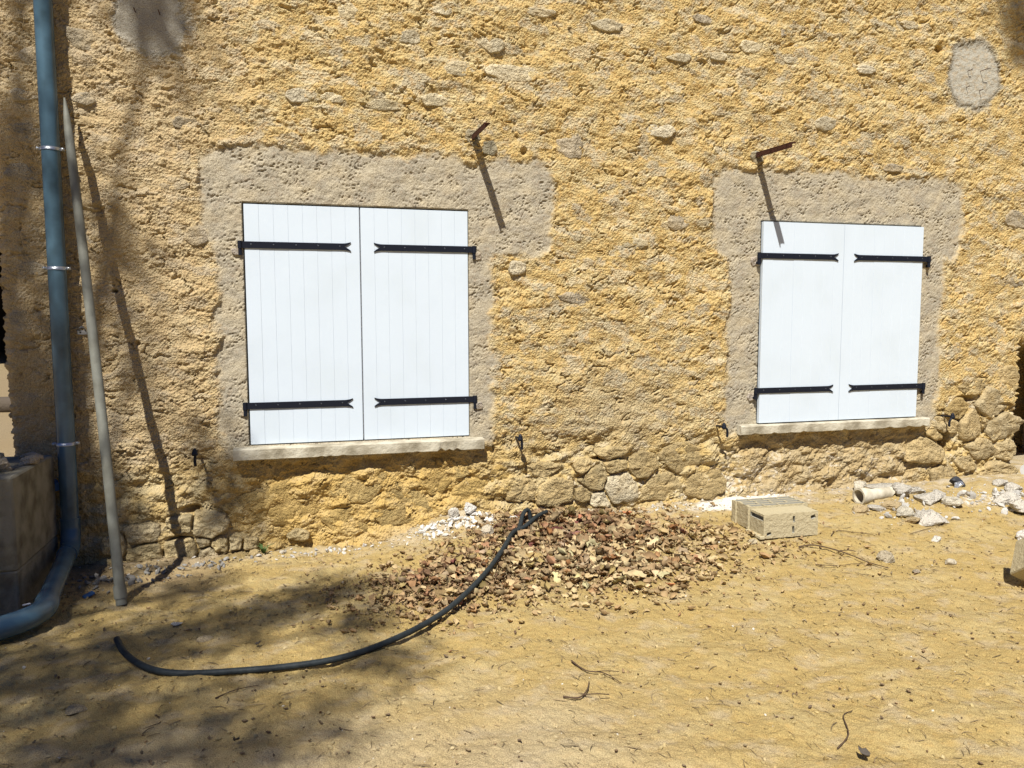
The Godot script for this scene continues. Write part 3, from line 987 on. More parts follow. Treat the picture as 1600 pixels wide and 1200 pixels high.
func build_litter() -> void:
	# clods and grit of the same earth
	var clod := rock_mesh(501, Vector3(1, 0.7, 0.9), 7, 4)
	var xf := []
	var cols := []
	for i in 25000:
		var x := rng.randf_range(-1.5, 5.3)
		var z := pow(rng.randf(), 1.2) * 2.9 - 0.15
		if x - 0.75 * (z - 2.0) > 5.4: continue
		var s := 0.0026 + 0.009 * pow(rng.randf(), 5.0) + 0.004 * rng.randf() * ss(0.4, 0.0, z)
		if nc.get_noise_2d(x * 0.4, z * 0.5) + rng.randf() * 1.2 < 0.45: continue
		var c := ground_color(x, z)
		var g := rng.randf_range(0.68, 1.04)
		c = Color(c.r * g, c.g * g, c.b * g)
		if rng.randf() < 0.015: c = Color(0.56, 0.52, 0.43)
		xf.append(Transform3D(Basis(Vector3(rng.randfn(), rng.randfn(), rng.randfn()).normalized(), rng.randf() * TAU).scaled(Vector3.ONE * s), Vector3(x, ground_y(x, z) + s * 0.25, z)))
		cols.append(c)
	scatter("gravel", clod, M.clod, xf, cols, self, "fine crumbs and grit strewn over the yellow ground")
	# chips of white plaster and mortar along the foot of the wall
	xf = []
	cols = []
	var chip := rock_mesh(733, Vector3(1, 0.45, 0.8), 9, 5)
	for i in 3400:
		var x := rng.randf_range(-1.1, 5.2)
		var z := rng.randf_range(-0.2, 1.1)
		var d := 0.9 * exp(-pow((x - 0.75) / 0.26, 2.0) - pow((z + 0.07) / 0.13, 2.0)) + 0.7 * exp(-pow((x - 2.75) / 0.4, 2.0) - pow((z - 0.12) / 0.12, 2.0)) + 0.55 * exp(-pow((x - 3.8) / 0.35, 2.0) - pow((z - 0.55) / 0.22, 2.0)) + 0.55 * exp(-pow((x - 4.5) / 0.5, 2.0) - pow((z - 0.42) / 0.2, 2.0)) + 0.25 * exp(-pow((z - 0.03) / 0.12, 2.0)) + 0.5 * exp(-pow((x - 0.3) / 0.4, 2.0) - pow((z - 0.04) / 0.06, 2.0)) + 0.4 * exp(-pow((x - 1.3) / 0.4, 2.0) - pow((z - 0.02) / 0.06, 2.0)) + 0.35 * exp(-pow((x + 0.95) / 0.2, 2.0) - pow((z - 0.3) / 0.2, 2.0))
		if rng.randf() > d: continue
		var s := 0.003 + 0.013 * pow(rng.randf(), 3.0)
		var g := rng.randf_range(0.38, 0.68)
		xf.append(Transform3D(Basis(Vector3(rng.randfn() * 0.5, 1, rng.randfn() * 0.5).normalized(), rng.randf() * TAU).scaled(Vector3.ONE * s), Vector3(x, ground_y(x, z) + s * 0.3, z)))
		cols.append(Color(g, g * 0.95, g * 0.86))
	for h in [[0.82, 0.06, 0.17, 0.07, 190, 0.024, 0.66], [0.45, 0.06, 0.22, 0.05, 45, 0.015, 0.50], [1.30, 0.04, 0.25, 0.04, 110, 0.024, 0.66], [3.85, 0.42, 0.22, 0.16, 90, 0.034, 0.46], [4.60, 0.42, 0.22, 0.14, 150, 0.040, 0.47], [-0.95, 0.22, 0.16, 0.10, 90, 0.026, 0.20], [-0.62, 0.12, 0.20, 0.06, 60, 0.024, 0.24], [-0.1, 0.06, 0.2, 0.04, 40, 0.018, 0.44], [2.25, 0.08, 0.35, 0.05, 70, 0.016, 0.55]]:
		for i in int(h[4]):
			var x: float = h[0] + rng.randfn() * h[2]
			var z: float = h[1] + absf(rng.randfn()) * h[3]
			var s: float = 0.005 + h[5] * pow(rng.randf(), 2.5)
			var g: float = h[6] * rng.randf_range(0.75, 1.15)
			xf.append(Transform3D(Basis(Vector3(rng.randfn() * 0.7, 1, rng.randfn() * 0.7).normalized(), rng.randf() * TAU).scaled(Vector3.ONE * s), Vector3(x, ground_y(x, z) + s * 0.35, z)))
			cols.append(Color(g, g * 0.955, g * 0.87))
	scatter("plaster_chips", chip, M.clod, xf, cols, self, "small white plaster and mortar chips along the foot of the wall")
	# bits of straw, stalk and thin twig
	var st := begin(true)
	add_tube(st, PackedVector3Array([Vector3(-0.5, 0, 0), Vector3(-0.15, 0.05, 0.06), Vector3(0.2, 0.04, 0.02), Vector3(0.5, 0.0, -0.06)]), [0.02, 0.03, 0.03, 0.015], 4, false)
	var straw := finish(st)
	xf = []
	cols = []
	for i in 9000:
		var x := rng.randf_range(-1.4, 5.2)
		var z := rng.randf_range(0.0, 2.9)
		if x - 0.75 * (z - 2.0) > 5.4: continue
		var near := leaf_density(x, z) + 0.5 * exp(-pow((x - 2.9) / 0.5, 2.0) - pow((z - 1.0) / 0.3, 2.0)) + 0.5 * exp(-pow((x + 0.7) / 0.4, 2.0) - pow((z - 0.2) / 0.2, 2.0))
		if rng.randf() > 0.34 + near: continue
		var s := 0.010 + 0.050 * pow(rng.randf(), 3.0)
		var b := Basis(Vector3.UP, rng.randf() * TAU) * Basis(Vector3.BACK, rng.randfn() * 0.12)
		xf.append(Transform3D(b.scaled(Vector3(s, maxf(s, 0.042), maxf(s, 0.042))), Vector3(x, ground_y(x, z) + 0.003, z)))
		cols.append(Color(0.10, 0.075, 0.045).lerp(Color(0.36, 0.27, 0.15), rng.randf()))
	scatter("twig_litter", straw, M.clod, xf, cols, self, "thin bits of straw and stalk scattered on the ground")


func build_crumbs() -> void:
	# torn bits of dead leaf all over the sand
	var xf := []
	var cols := []
	for i in 5500:
		var x := rng.randf_range(-1.4, 5.2)
		var z := rng.randf_range(0.0, 2.9)
		if x - 0.75 * (z - 2.0) > 5.4: continue
		var m := 0.32 + 0.6 * nc.get_noise_2d(x * 0.4 + 5.0, z * 0.5) + leaf_density(x, z) + 0.8 * exp(-pow((x + 0.6) / 0.5, 2.0) - pow((z - 0.22) / 0.16, 2.0))
		if rng.randf() > m: continue
		var s := 0.006 + 0.016 * pow(rng.randf(), 2.0)
		var b := Basis(Vector3.UP, rng.randf() * TAU) * Basis(Vector3.RIGHT, rng.randfn() * 0.5)
		xf.append(Transform3D(b.scaled(Vector3.ONE * s), Vector3(x, ground_y(x, z) + s * 0.25, z)))
		cols.append(leaf_color().lerp(Color(0.13, 0.10, 0.07), rng.randf() * 0.8))
	scatter("leaf_crumbs", leaf_mesh(91, 1.8, 0.8), M.dry_leaf, xf, cols, self, "torn crumbs of dead leaf strewn over the sand")


# ---------------------------------------------------------------- objects
func put_rock(called: String, label: String, category: String, x: float, z: float, r: Vector3, c: Color, sd: int, group := "", lift := 0.0, turn := 0.0) -> void:
	var o := part(called, rock_mesh(sd, r, 10, 9, c), M.stone, self, Vector3(x, ground_y(x, z) + r.y * 0.42 + lift, z))
	o.rotation.y = turn
	tag(o, label, category, group)


func gp(x: float, z: float, up := 0.0) -> Vector3:
	return Vector3(x, ground_y(x, z) + up, z)


func build_downpipe() -> void:
	var t := thing("downpipe", "blue grey plastic rainwater downpipe with metal collars at the left end of the wall", "downpipe", Vector3(-1.2, 0, 0.085))
	var o := t.position
	var r := 0.043
	var body := PackedVector3Array([Vector3(0, 0.26, 0), Vector3(0, 4.3, 0)])
	part("pipe", tube_mesh(body, [r], 28), M.grey_pipe, t)
	var top := Vector3(0, 0.29, 0)
	var bend := Vector3(0.006, 0.15, 0.03)
	var low := Vector3(-1.105, 0.075, 0.90) - o
	var slope := (low - bend).normalized()
	part("elbow", tube_mesh(smooth_path([top, Vector3(0, 0.22, 0.0), bend + slope * 0.03, bend + slope * 0.14], 6), [r + 0.005], 28), M.grey_pipe, t)
	part("pipe", tube_mesh(PackedVector3Array([bend + slope * 0.06, low]), [r], 28), M.grey_pipe, t)
	var away := Vector3(-0.72, -0.02, 0.50).normalized()
	part("elbow", tube_mesh(smooth_path([low - slope * 0.12, low - slope * 0.03, low + away * 0.06 + slope * 0.03, low + away * 0.20 + slope * 0.05], 6), [r + 0.006], 28), M.grey_pipe, t)
	part("pipe", tube_mesh(PackedVector3Array([low + away * 0.14 + slope * 0.045, low + away * 1.3 + slope * 0.05 + Vector3(0, -0.01, 0)]), [r], 28), M.grey_pipe, t)
	part("pipe_label", box_mesh(Vector3(0.03, 0.002, 0.014), 0.0005, Basis(Vector3.UP, 0.6)), M.white_plastic, t, low + Vector3(-0.05, 0.050, 0.03))
	for y in [0.684, 1.592, 2.190]:
		var st := begin(true)
		var ring := PackedVector3Array()
		for k in 29:
			ring.append(Vector3(cos(TAU * k / 28.0) * (r + 0.003), 0, sin(TAU * k / 28.0) * (r + 0.003)))
		# a flat band
		st.set_smooth_group(0)
		for k in 28:
			var a := ring[k]
			var b := ring[k + 1]
			var h := Vector3(0, 0.008, 0)
			quad(st, b - h, a - h, a + h, b + h)
			quad(st, b + h, a + h, a * 0.95 + h, b * 0.95 + h)
		var br := part("pipe_collar", finish(st), M.zinc, t, Vector3(0, y, 0))
		for s in [-1.0, 1.0]:
			part("lug", box_mesh(Vector3(0.020, 0.015, 0.012), 0.002), M.zinc, br, Vector3(s * (r + 0.011), 0, 0.001))
			var sm := SphereMesh.new()
			sm.radius = 0.008
			sm.height = 0.012
			sm.radial_segments = 12
			sm.rings = 6
			var sc := part("bolt", sm, M.zinc, br, Vector3(s * (r + 0.014), 0, 0.010))
			sc.rotation.x = PI / 2
		part("stem", tube_mesh(PackedVector3Array([Vector3(0, 0, -0.04), Vector3(0, 0, -0.12)]), [0.005], 8), M.zinc, br)


func build_pole() -> void:
	var a := Vector3(-0.842, 0.0, 0.685)
	var t := thing("conduit_pole", "long grey plastic pole leaning on the wall beside the downpipe", "pole", a)
	var b := Vector3(-1.128, 2.45, 0.075) - a
	var d := b.normalized()
	var path := PackedVector3Array()
	var rad := []
	for i in 41:
		var k := i / 40.0
		# it sags a little
		path.append(b * k + Vector3(0.012, -0.004, 0.012) * sin(PI * k) * 0.8)
		rad.append(lerpf(0.024, 0.021, k) if i < 37 else [0.020, 0.017, 0.012, 0.005][i - 37])
	part("pole_shaft", tube_mesh(path, rad, 18), M.pole_plastic, t)
	part("end_socket", tube_mesh(PackedVector3Array([d * 0.03, d * 0.09]), [0.0285], 18), M.pole_plastic, t)


func build_hoses() -> void:
	var pts := []
	for p in [[-0.76, 1.17, 0.022], [-0.71, 1.29, 0.014], [-0.63, 1.42, 0.012], [-0.54, 1.51, 0.012], [-0.42, 1.56, 0.012], [-0.24, 1.585, 0.012], [-0.08, 1.595, 0.012], [0.09, 1.585, 0.014], [0.25, 1.53, 0.02], [0.43, 1.42, 0.03], [0.59, 1.28, 0.04], [0.74, 1.10, 0.05], [0.885, 0.89, 0.05], [1.02, 0.66, 0.045], [1.10, 0.50, 0.04]]:
		pts.append(Vector3(p[0], ground_base(p[0], p[1]) + p[2] + 0.004, p[1]))
	for p in [[1.18, 0.38, 0.14], [1.225, 0.29, 0.178], [1.258, 0.245, 0.196], [1.282, 0.235, 0.186], [1.290, 0.235, 0.12]]:
		pts.append(Vector3(p[0], p[2], p[1]))
	var path := smooth_path(pts, 7)
	var st := begin(true)
	add_tube(st, path, [0.0126], 14)
	var h := part("hose", finish(st), M.hose_rubber, self)
	tag(h, "long black rubber hose curving over the ground with its end bent down into the leaves", "hose")
	st = begin(true)
	add_tube(st, smooth_path([gp(1.06, 0.55, 0.0), gp(1.13, 0.45, 0.028), Vector3(1.21, 0.145, 0.40), Vector3(1.31, 0.165, 0.29), Vector3(1.405, 0.165, 0.19)], 7), [0.0126], 14)
	tag(part("hose", finish(st), M.hose_rubber, self), "short straight black hose end poking out of the leaves under the long hose", "hose")


func build_bars() -> void:
	var spec := [[1.011, 2.391, 0.348, "rusty iron bar sticking out of the wall above the left window", -0.02], [2.907, 2.391, 0.402, "longer rusty iron bar sticking out of the wall above the right window", -0.035]]
	for s in spec:
		var t := thing("iron_bar", s[3], "iron bar", Vector3(s[0], s[1], 0.0), "iron angle bars above the windows")
		t.rotation.x = -s[4]
		var st := begin()
		add_bevel_box(st, Vector3(0, 0.0125, s[2] * 0.5 - 0.06), Vector3(0.034, 0.005, s[2] + 0.12), 0.001)
		part("top_flange", finish(st), M.rust_iron, t)
		st = begin()
		add_bevel_box(st, Vector3(-0.0145, -0.0045, s[2] * 0.5 - 0.06), Vector3(0.005, 0.0285, s[2] + 0.12), 0.001)
		part("side_flange", finish(st), M.rust_iron, t)


func build_stops() -> void:
	var spec := [[-0.575, 0.605, 0.0, "black iron shutter stop in the wall to the left of the left window sill"], [1.268, 0.605, 0.35, "black iron shutter stop in the wall to the right of the left window sill"], [2.655, 0.622, 0.9, "black iron shutter stop in the wall to the left of the right window sill"], [4.495, 0.622, -1.0, "black iron shutter stop among the bare stones to the right of the right sill"]]
	for s in spec:
		var t := thing("shutter_stop", s[3], "shutter stop", Vector3(s[0], s[1], 0.0), "black iron shutter stops beside the sills")
		var out := 0.095
		part("stem", tube_mesh(PackedVector3Array([Vector3(0, -0.012, -0.06), Vector3(0, 0.0, out)]), [0.0065], 10), M.black_iron, t)
		# the bell shaped head
		var st := begin(true)
		var path := PackedVector3Array()
		var rad := []
		for k in 9:
			var q := k / 8.0
			path.append(Vector3(0, 0.026 - 0.044 * q, out))
			rad.append([0.003, 0.009, 0.0115, 0.0125, 0.014, 0.016, 0.0175, 0.016, 0.006][k])
		add_tube(st, path, rad, 12)
		part("head", finish(st), M.black_iron, t)
		var lean: float = s[2]
		var tail := smooth_path([Vector3(0.0, -0.010, out), Vector3(0.018 * lean + 0.002, -0.016, out + 0.004), Vector3(0.028 * lean, -0.040, out + 0.002), Vector3(0.026 * lean + 0.001, -0.070, out)], 5)
		var tr := []
		for k in tail.size():
			tr.append(lerpf(0.0065, 0.0085, float(k) / tail.size()))
		part("tail", tube_mesh(tail, tr, 10), M.black_iron, t)


func build_wires() -> void:
	var spec := [[4.569, 3.056, [[0, 0, 0.022], [0.012, 0.008, 0.026]], "short bent wire in the grey patch, upper left of four"], [4.680, 3.065, [[0, 0, 0.050], [0.036, 0.008, 0.052]], "longest bent wire in the grey patch, upper right of four"], [4.564, 2.942, [[0.003, 0.006, 0.022]], "wire stub in the grey patch, lower left of four"], [4.678, 2.928, [[0, 0.004, 0.030]], "wire stub in the grey patch, lower right of four"], [-0.792, 2.925, [[0.002, 0.004, 0.05]], "left nail in the dark patch above the left window"], [-0.676, 2.925, [[0.003, 0.005, 0.05]], "right nail in the dark patch above the left window"]]
	for s in spec:
		var pts := PackedVector3Array([Vector3(0, 0, -0.03)])
		for p in s[2]: pts.append(Vector3(p[0], p[1], p[2]))
		var st := begin(true)
		add_tube(st, pts, [0.0026], 8)
		var nail: bool = s[0] < 0.0
		tag(part("nail" if nail else "bent_wire", finish(st), M.rust_iron, self, Vector3(s[0], s[1], 0.014)), s[3], "nail" if nail else "wire", "nails in the dark patch" if nail else "wires in the grey patch")
	var t := thing("pipe_clip", "small metal pipe clip screwed to the wall behind the leaning pole", "clip", Vector3(-1.115, 1.262, 0.018))
	part("plate", box_mesh(Vector3(0.045, 0.022, 0.005), 0.001), M.zinc, t)
	part("saddle", tube_mesh(smooth_path([Vector3(-0.012, 0.008, 0.002), Vector3(-0.004, 0.026, 0.022), Vector3(0.012, 0.026, 0.022), Vector3(0.018, 0.008, 0.002)], 4), [0.004], 8), M.grey_plastic, t)
	part("screw", box_mesh(Vector3(0.007, 0.007, 0.004), 0.001), M.black_iron, t, Vector3(-0.008, 0.0, 0.004))


func build_plinth() -> void:
	var t := thing("concrete_plinth", "square concrete pedestal by the left corner with rubble lying on top", "pedestal", Vector3(-1.62, 0, 0.39))
	var st := begin()
	add_bevel_box(st, Vector3(0, 0.415, 0), Vector3(0.72, 0.43, 0.60), 0.008)
	part("upper_block", finish(st), M.concrete, t)
	st = begin()
	add_bevel_box(st, Vector3(0.002, 0.06, 0.002), Vector3(0.716, 0.277, 0.596), 0.006)
	part("lower_block", finish(st), M.concrete, t)
	var list := [[-1.36, 0.52, 0.07, 0.045, 0.06, "pale broken stone at the front edge of the concrete pedestal"], [-1.30, 0.36, 0.055, 0.035, 0.05, "grey mortar lump in the middle of the pedestal top"], [-1.32, 0.22, 0.06, 0.03, 0.05, "flat stone chip at the back of the pedestal top"], [-1.45, 0.33, 0.07, 0.05, 0.06, "largest rubble lump on the pedestal at the picture edge"]]
	for k in list.size():
		var s = list[k]
		var o := part("rubble_lump", rock_mesh(900 + k, Vector3(s[2], s[3], s[4]), 9, 9, Color(0.48, 0.42, 0.33)), M.stone, self, Vector3(s[0], 0.63 + s[3] * 0.5, s[1]))
		tag(o, s[5], "rubble", "rubble on the pedestal")
	st = begin(true)
	add_tube(st, PackedVector3Array([Vector3(-1.29, 0.47, 0.02), Vector3(-1.255, 0.455, 0.085)]), [0.022], 14)
	tag(part("pipe_stub", finish(st), M.blue_plastic, self), "blue plastic pipe stub in the shade between pedestal and downpipe", "pipe")
	var sc := part("plastic_scrap", box_mesh(Vector3(0.05, 0.012, 0.03), 0.003, Basis(Vector3(0.3, 1, 0.4).normalized(), 0.7)), M.blue_plastic, self, gp(-1.02, 0.52, 0.012))
	tag(sc, "small blue plastic scrap on the ground beside the downpipe bend", "plastic scrap")


func build_blocks() -> void:
	# front block: lying with its smooth face up
	var y := ground_base(2.66, 0.6)
	var t := thing("concrete_block", "hollow concrete block lying on its side, smooth top and holed front", "concrete block", Vector3(2.70, y - 0.005, 0.70), "hollow blocks by the white lime spill")
	t.rotation.y = -0.02
	var W := 0.355
	var H := 0.140
	var D := 0.145
	var body := CSGCombiner3D.new()
	body.name = "block_body"
	t.add_child(body)
	var cb := CSGBox3D.new()
	cb.name = "box"
	cb.material = M.block_concrete
	cb.size = Vector3(W, H, D)
	cb.position = Vector3(0, H / 2, 0)
	body.add_child(cb)
	for q in [[-0.062, 0.026, 0.028, 0.018], [0.145, 0.108, 0.030, 0.022], [0.018, 0.103, 0.015, 0.036], [0.016, 0.042, 0.015, 0.040]]:
		var c := CSGBox3D.new()
		c.name = "hole"
		c.operation = CSGShape3D.OPERATION_SUBTRACTION
		c.material = M.block_cell
		c.size = Vector3(q[2], q[3], 0.09)
		c.position = Vector3(q[0] - (0.08 if q[0] < 0.0 else 0.0), q[1], D / 2)
		c.rotation.z = 0.3 if q[3] < 0.03 else 0.06
		body.add_child(c)
	var slot := CSGBox3D.new()
	slot.name = "slot"
	slot.operation = CSGShape3D.OPERATION_SUBTRACTION
	slot.material = M.block_cell
	slot.size = Vector3(0.05, 0.026, D - 0.012)
	slot.position = Vector3(-W / 2, H - 0.026, 0)
	body.add_child(slot)
	part("bottom_lip", box_mesh(Vector3(0.032, 0.020, D + 0.02), 0.004), M.block_concrete, t, Vector3(-W / 2 - 0.010, 0.008, 0.0))
	# rear block: standing with its cells open to the sky
	t = thing("concrete_block", "hollow concrete block behind the other, its rows of open cells facing up", "concrete block", Vector3(2.715, y + 0.012, 0.532), "hollow blocks by the white lime spill")
	t.rotation.y = -0.02
	W = 0.40
	H = 0.134
	D = 0.185
	body = CSGCombiner3D.new()
	body.name = "block_body"
	t.add_child(body)
	cb = CSGBox3D.new()
	cb.name = "box"
	cb.material = M.block_concrete
	cb.size = Vector3(W, H, D)
	cb.position = Vector3(0, H / 2, 0)
	body.add_child(cb)
	for r in 4:
		for k in 4:
			var w := W / 4.0 - 0.012
			var c := CSGBox3D.new()
			c.name = "cell"
			c.operation = CSGShape3D.OPERATION_SUBTRACTION
			c.material = M.block_cell
			c.size = Vector3(w, 0.07, 0.035)
			c.position = Vector3(-W / 2 + 0.010 + (k + 0.5) * (W - 0.016) / 4.0 + (0.012 if r % 2 else -0.002) * (1 if k < 3 else 0), H - 0.012, -D / 2 + 0.024 + r * 0.0455)
			body.add_child(c)
	var e := CSGBox3D.new()
	e.name = "recess"
	e.operation = CSGShape3D.OPERATION_SUBTRACTION
	e.material = M.block_concrete
	e.size = Vector3(0.02, H * 2, D - 0.06)
	e.position = Vector3(-W / 2, 0, 0.012)
	body.add_child(e)
	# tilted block at the right edge
	var b := Basis(Vector3.BACK, -0.50) * Basis(Vector3.UP, -0.45) * Basis(Vector3.RIGHT, -0.45)
	var r := part("concrete_block", box_mesh(Vector3(0.46, 0.20, 0.20), 0.006, b), M.block_concrete, self, Vector3(3.605, 0.08, 1.73))
	tag(r, "beige concrete block propped up at a tilt, its corner at the right edge", "concrete block")


func build_rubble() -> void:
	var list := [[3.73, 0.09, 0.080, 0.063], [3.84, 0.19, 0.140, 0.075], [4.01, 0.13, 0.063, 0.045], [3.82, 0.38, 0.102, 0.085], [3.97, 0.34, 0.086, 0.060], [3.93, 0.48, 0.145, 0.080], [4.04, 0.56, 0.092, 0.062], [3.72, 0.73, 0.151, 0.085], [3.62, 0.52, 0.123, 0.057], [3.61, 0.63, 0.089, 0.056], [3.58, 0.73, 0.063, 0.047], [3.39, 0.49, 0.074, 0.049], [3.53, 0.50, 0.080, 0.040], [4.06, 0.43, 0.077, 0.051], [4.46, 0.58, 0.119, 0.076], [4.46, 0.72, 0.124, 0.091], [4.70, 0.44, 0.088, 0.062], [4.66, 0.36, 0.071, 0.053]]
	var say := ["pale broken lump behind the collar of the clay pipe", "wide flat grey mortar slab behind the clay pipe", "small grey chip behind the rubble near the wall", "grey lump touching the broken end of the clay pipe", "small rounded lump in the middle of the rubble heap", "long grey mortar lump across the middle of the heap", "squared pale brick piece at the right end of the heap", "largest grey mortar lump at the front of the heap", "brownish lump just in front of the clay pipe", "white lump at the front left of the heap", "small tan stone at the foremost edge of the heap", "tan stone left of the clay pipe collar", "thin sliver lying under the clay pipe", "pale piece joined to the brick piece in the heap", "bluish grey lump near the right end of the wall", "large grey lump at the right edge before the opening", "pale lump next to the opening at the wall foot", "small chip beside the black scrap at the wall foot"]
	for k in list.size():
		var s = list[k]
		var g := rng.randf_range(0.52, 0.68)
		var c := Color(g, g * 0.955, g * 0.86)
		if k in [8, 10, 11]: c = Color(0.52, 0.41, 0.24)
		if k in [0, 6, 9]: c = Color(0.66, 0.62, 0.52)
		put_rock("rubble_lump", say[k], "rubble", s[0], s[1], Vector3(s[2] * 0.92, s[3] * 0.72, s[2] * 0.66), c, 600 + k, "rubble heap under the right window", 0.0, rng.randf() * 0.8 - 0.4)
	# the broken clay pipe with its collar
	var t := thing("clay_pipe", "broken pale clay pipe with a flared collar lying on the rubble heap", "pipe", Vector3(3.49, ground_base(3.6, 0.37) + 0.035, 0.37))
	t.rotation.y = 0.06
	t.rotation.z = 0.02
	var outer := [[0.0, 0.054], [0.0, 0.050], [0.018, 0.052], [0.05, 0.050], [0.075, 0.042], [0.11, 0.035], [0.27, 0.0335]]
	var st := begin(true)
	var prof := [[0.27, 0.026], [0.08, 0.027], [0.04, 0.040], [0.0, 0.043]] + [[0.0, 0.056], [0.02, 0.057], [0.05, 0.054], [0.075, 0.047], [0.11, 0.040], [0.27, 0.039], [0.27, 0.026]]
	for i in prof.size() - 1:
		st.set_smooth_group(i)
		for k in 26:
			var a0 := TAU * k / 26.0
			var a1 := TAU * (k + 1) / 26.0
			var q := []
			for pr in [[prof[i], a0], [prof[i + 1], a0], [prof[i + 1], a1], [prof[i], a1]]:
				var len_x: float = pr[0][0]
				if len_x > 0.2: len_x += 0.02 * sin(pr[1] * 3.0) + 0.012 * sin(pr[1] * 5.0 + 1.0)
				q.append(Vector3(len_x, cos(pr[1]) * pr[0][1], sin(pr[1]) * pr[0][1]))
			quad(st, q[3], q[2], q[1], q[0])
	part("pipe_body", finish(st), M.clay, t)
	# single stones further out
	put_rock("fallen_stone", "rough grey stone on the sand right of the twig", "stone", 3.03, 1.16, Vector3(0.062, 0.045, 0.05), Color(0.50, 0.44, 0.33), 701)
	put_rock("fallen_stone", "small white pebble lying alone on the sand at right", "stone", 3.33, 1.27, Vector3(0.040, 0.022, 0.03), Color(0.66, 0.60, 0.48), 702)
	put_rock("plaster_lump", "crumbly white plaster crumb in front of the rubble heap", "plaster lump", 3.51, 0.99, Vector3(0.034, 0.022, 0.03), Color(0.74, 0.72, 0.67), 703)
	put_rock("fallen_stone", "flat grey chip at the end of the twig", "stone", 3.05, 1.34, Vector3(0.034, 0.012, 0.02), Color(0.44, 0.38, 0.29), 704)
	put_rock("plaster_lump", "long white plaster piece lying at the right edge", "plaster lump", 4.10, 1.03, Vector3(0.10, 0.05, 0.05), Color(0.76, 0.74, 0.70), 705, "", 0.0, 0.5)
	put_rock("fallen_stone", "pale rounded stone at the top left of the leaf pile", "stone", 1.00, 0.34, Vector3(0.040, 0.042, 0.036), Color(0.62, 0.56, 0.45), 706, "", 0.012)
	put_rock("plaster_lump", "white plaster lump against the wall, left of two by the leaves", "plaster lump", 0.86, 0.06, Vector3(0.045, 0.036, 0.03), Color(0.72, 0.69, 0.62), 707, "", 0.02)
	put_rock("plaster_lump", "angular white plaster lump against the wall, right of two by the leaves", "plaster lump", 0.96, 0.07, Vector3(0.048, 0.052, 0.03), Color(0.80, 0.79, 0.76), 708, "", 0.02)
	put_rock("fallen_stone", "ochre pebble at the foot of the wall under the left sill", "stone", -0.28, 0.09, Vector3(0.036, 0.028, 0.03), Color(0.54, 0.42, 0.22), 709)
	put_rock("fallen_stone", "small white pebble at the foot of the wall under the left sill", "stone", -0.13, 0.06, Vector3(0.02, 0.014, 0.018), Color(0.70, 0.66, 0.58), 710)
	put_rock("plaster_lump", "flat white plaster flake in front of the leaning pole", "plaster lump", -0.56, 1.01, Vector3(0.030, 0.007, 0.018), Color(0.72, 0.70, 0.65), 711)
	put_rock("fallen_stone", "flat tan stone between the pole and the hose", "stone", -0.42, 1.20, Vector3(0.034, 0.014, 0.028), Color(0.50, 0.41, 0.27), 712)
	put_rock("fallen_stone", "wide flat tan stone near the lower left corner", "stone", -0.77, 1.72, Vector3(0.042, 0.012, 0.034), Color(0.52, 0.42, 0.26), 713)
	put_rock("fallen_stone", "pale flat stone by the left foot of the front concrete block", "stone", 2.45, 0.77, Vector3(0.034, 0.018, 0.026), Color(0.60, 0.52, 0.36), 714)
	put_rock("fallen_stone", "tan stone half buried in the leaves below the hose", "stone", 1.15, 0.78, Vector3(0.06, 0.03, 0.045), Color(0.52, 0.385, 0.17), 715)
	put_rock("fallen_stone", "tan clod among the leaves left of the hose", "stone", 0.86, 0.66, Vector3(0.05, 0.026, 0.04), Color(0.52, 0.385, 0.17), 716)
	# crumpled scrap in the hollow at the wall foot
	var sc := thing("crumpled_scrap", "crumpled black and silver scrap in the hollow at the wall foot", "scrap", gp(4.43, 0.24, 0.02))
	part("dark_bag", rock_mesh(720, Vector3(0.07, 0.05, 0.05), 14, 9), M.rag_black, sc)
	part("silver_sheet", rock_mesh(721, Vector3(0.05, 0.035, 0.03), 14, 8), M.zinc, sc, Vector3(-0.035, 0.0, 0.03))
	# pipes at the opening
	var st2 := begin(true)
	add_tube(st2, smooth_path([Vector3(5.20, 0.80, -0.10), Vector3(5.185, 0.90, -0.10), Vector3(5.19, 1.3, -0.10)], 5), [0.035], 16)
	tag(part("drain_pipe", finish(st2), M.grey_pipe, self), "short blue grey pipe in the dark opening at the right end of the wall", "pipe")
	st2 = begin(true)
	add_tube(st2, PackedVector3Array([Vector3(5.20, 0.19, 0.10), Vector3(5.50, 0.19, 0.0)]), [0.05], 18)
	tag(part("pipe_end", finish(st2), M.white_plastic, self), "white plastic pipe end on the ground at the right picture edge", "pipe")


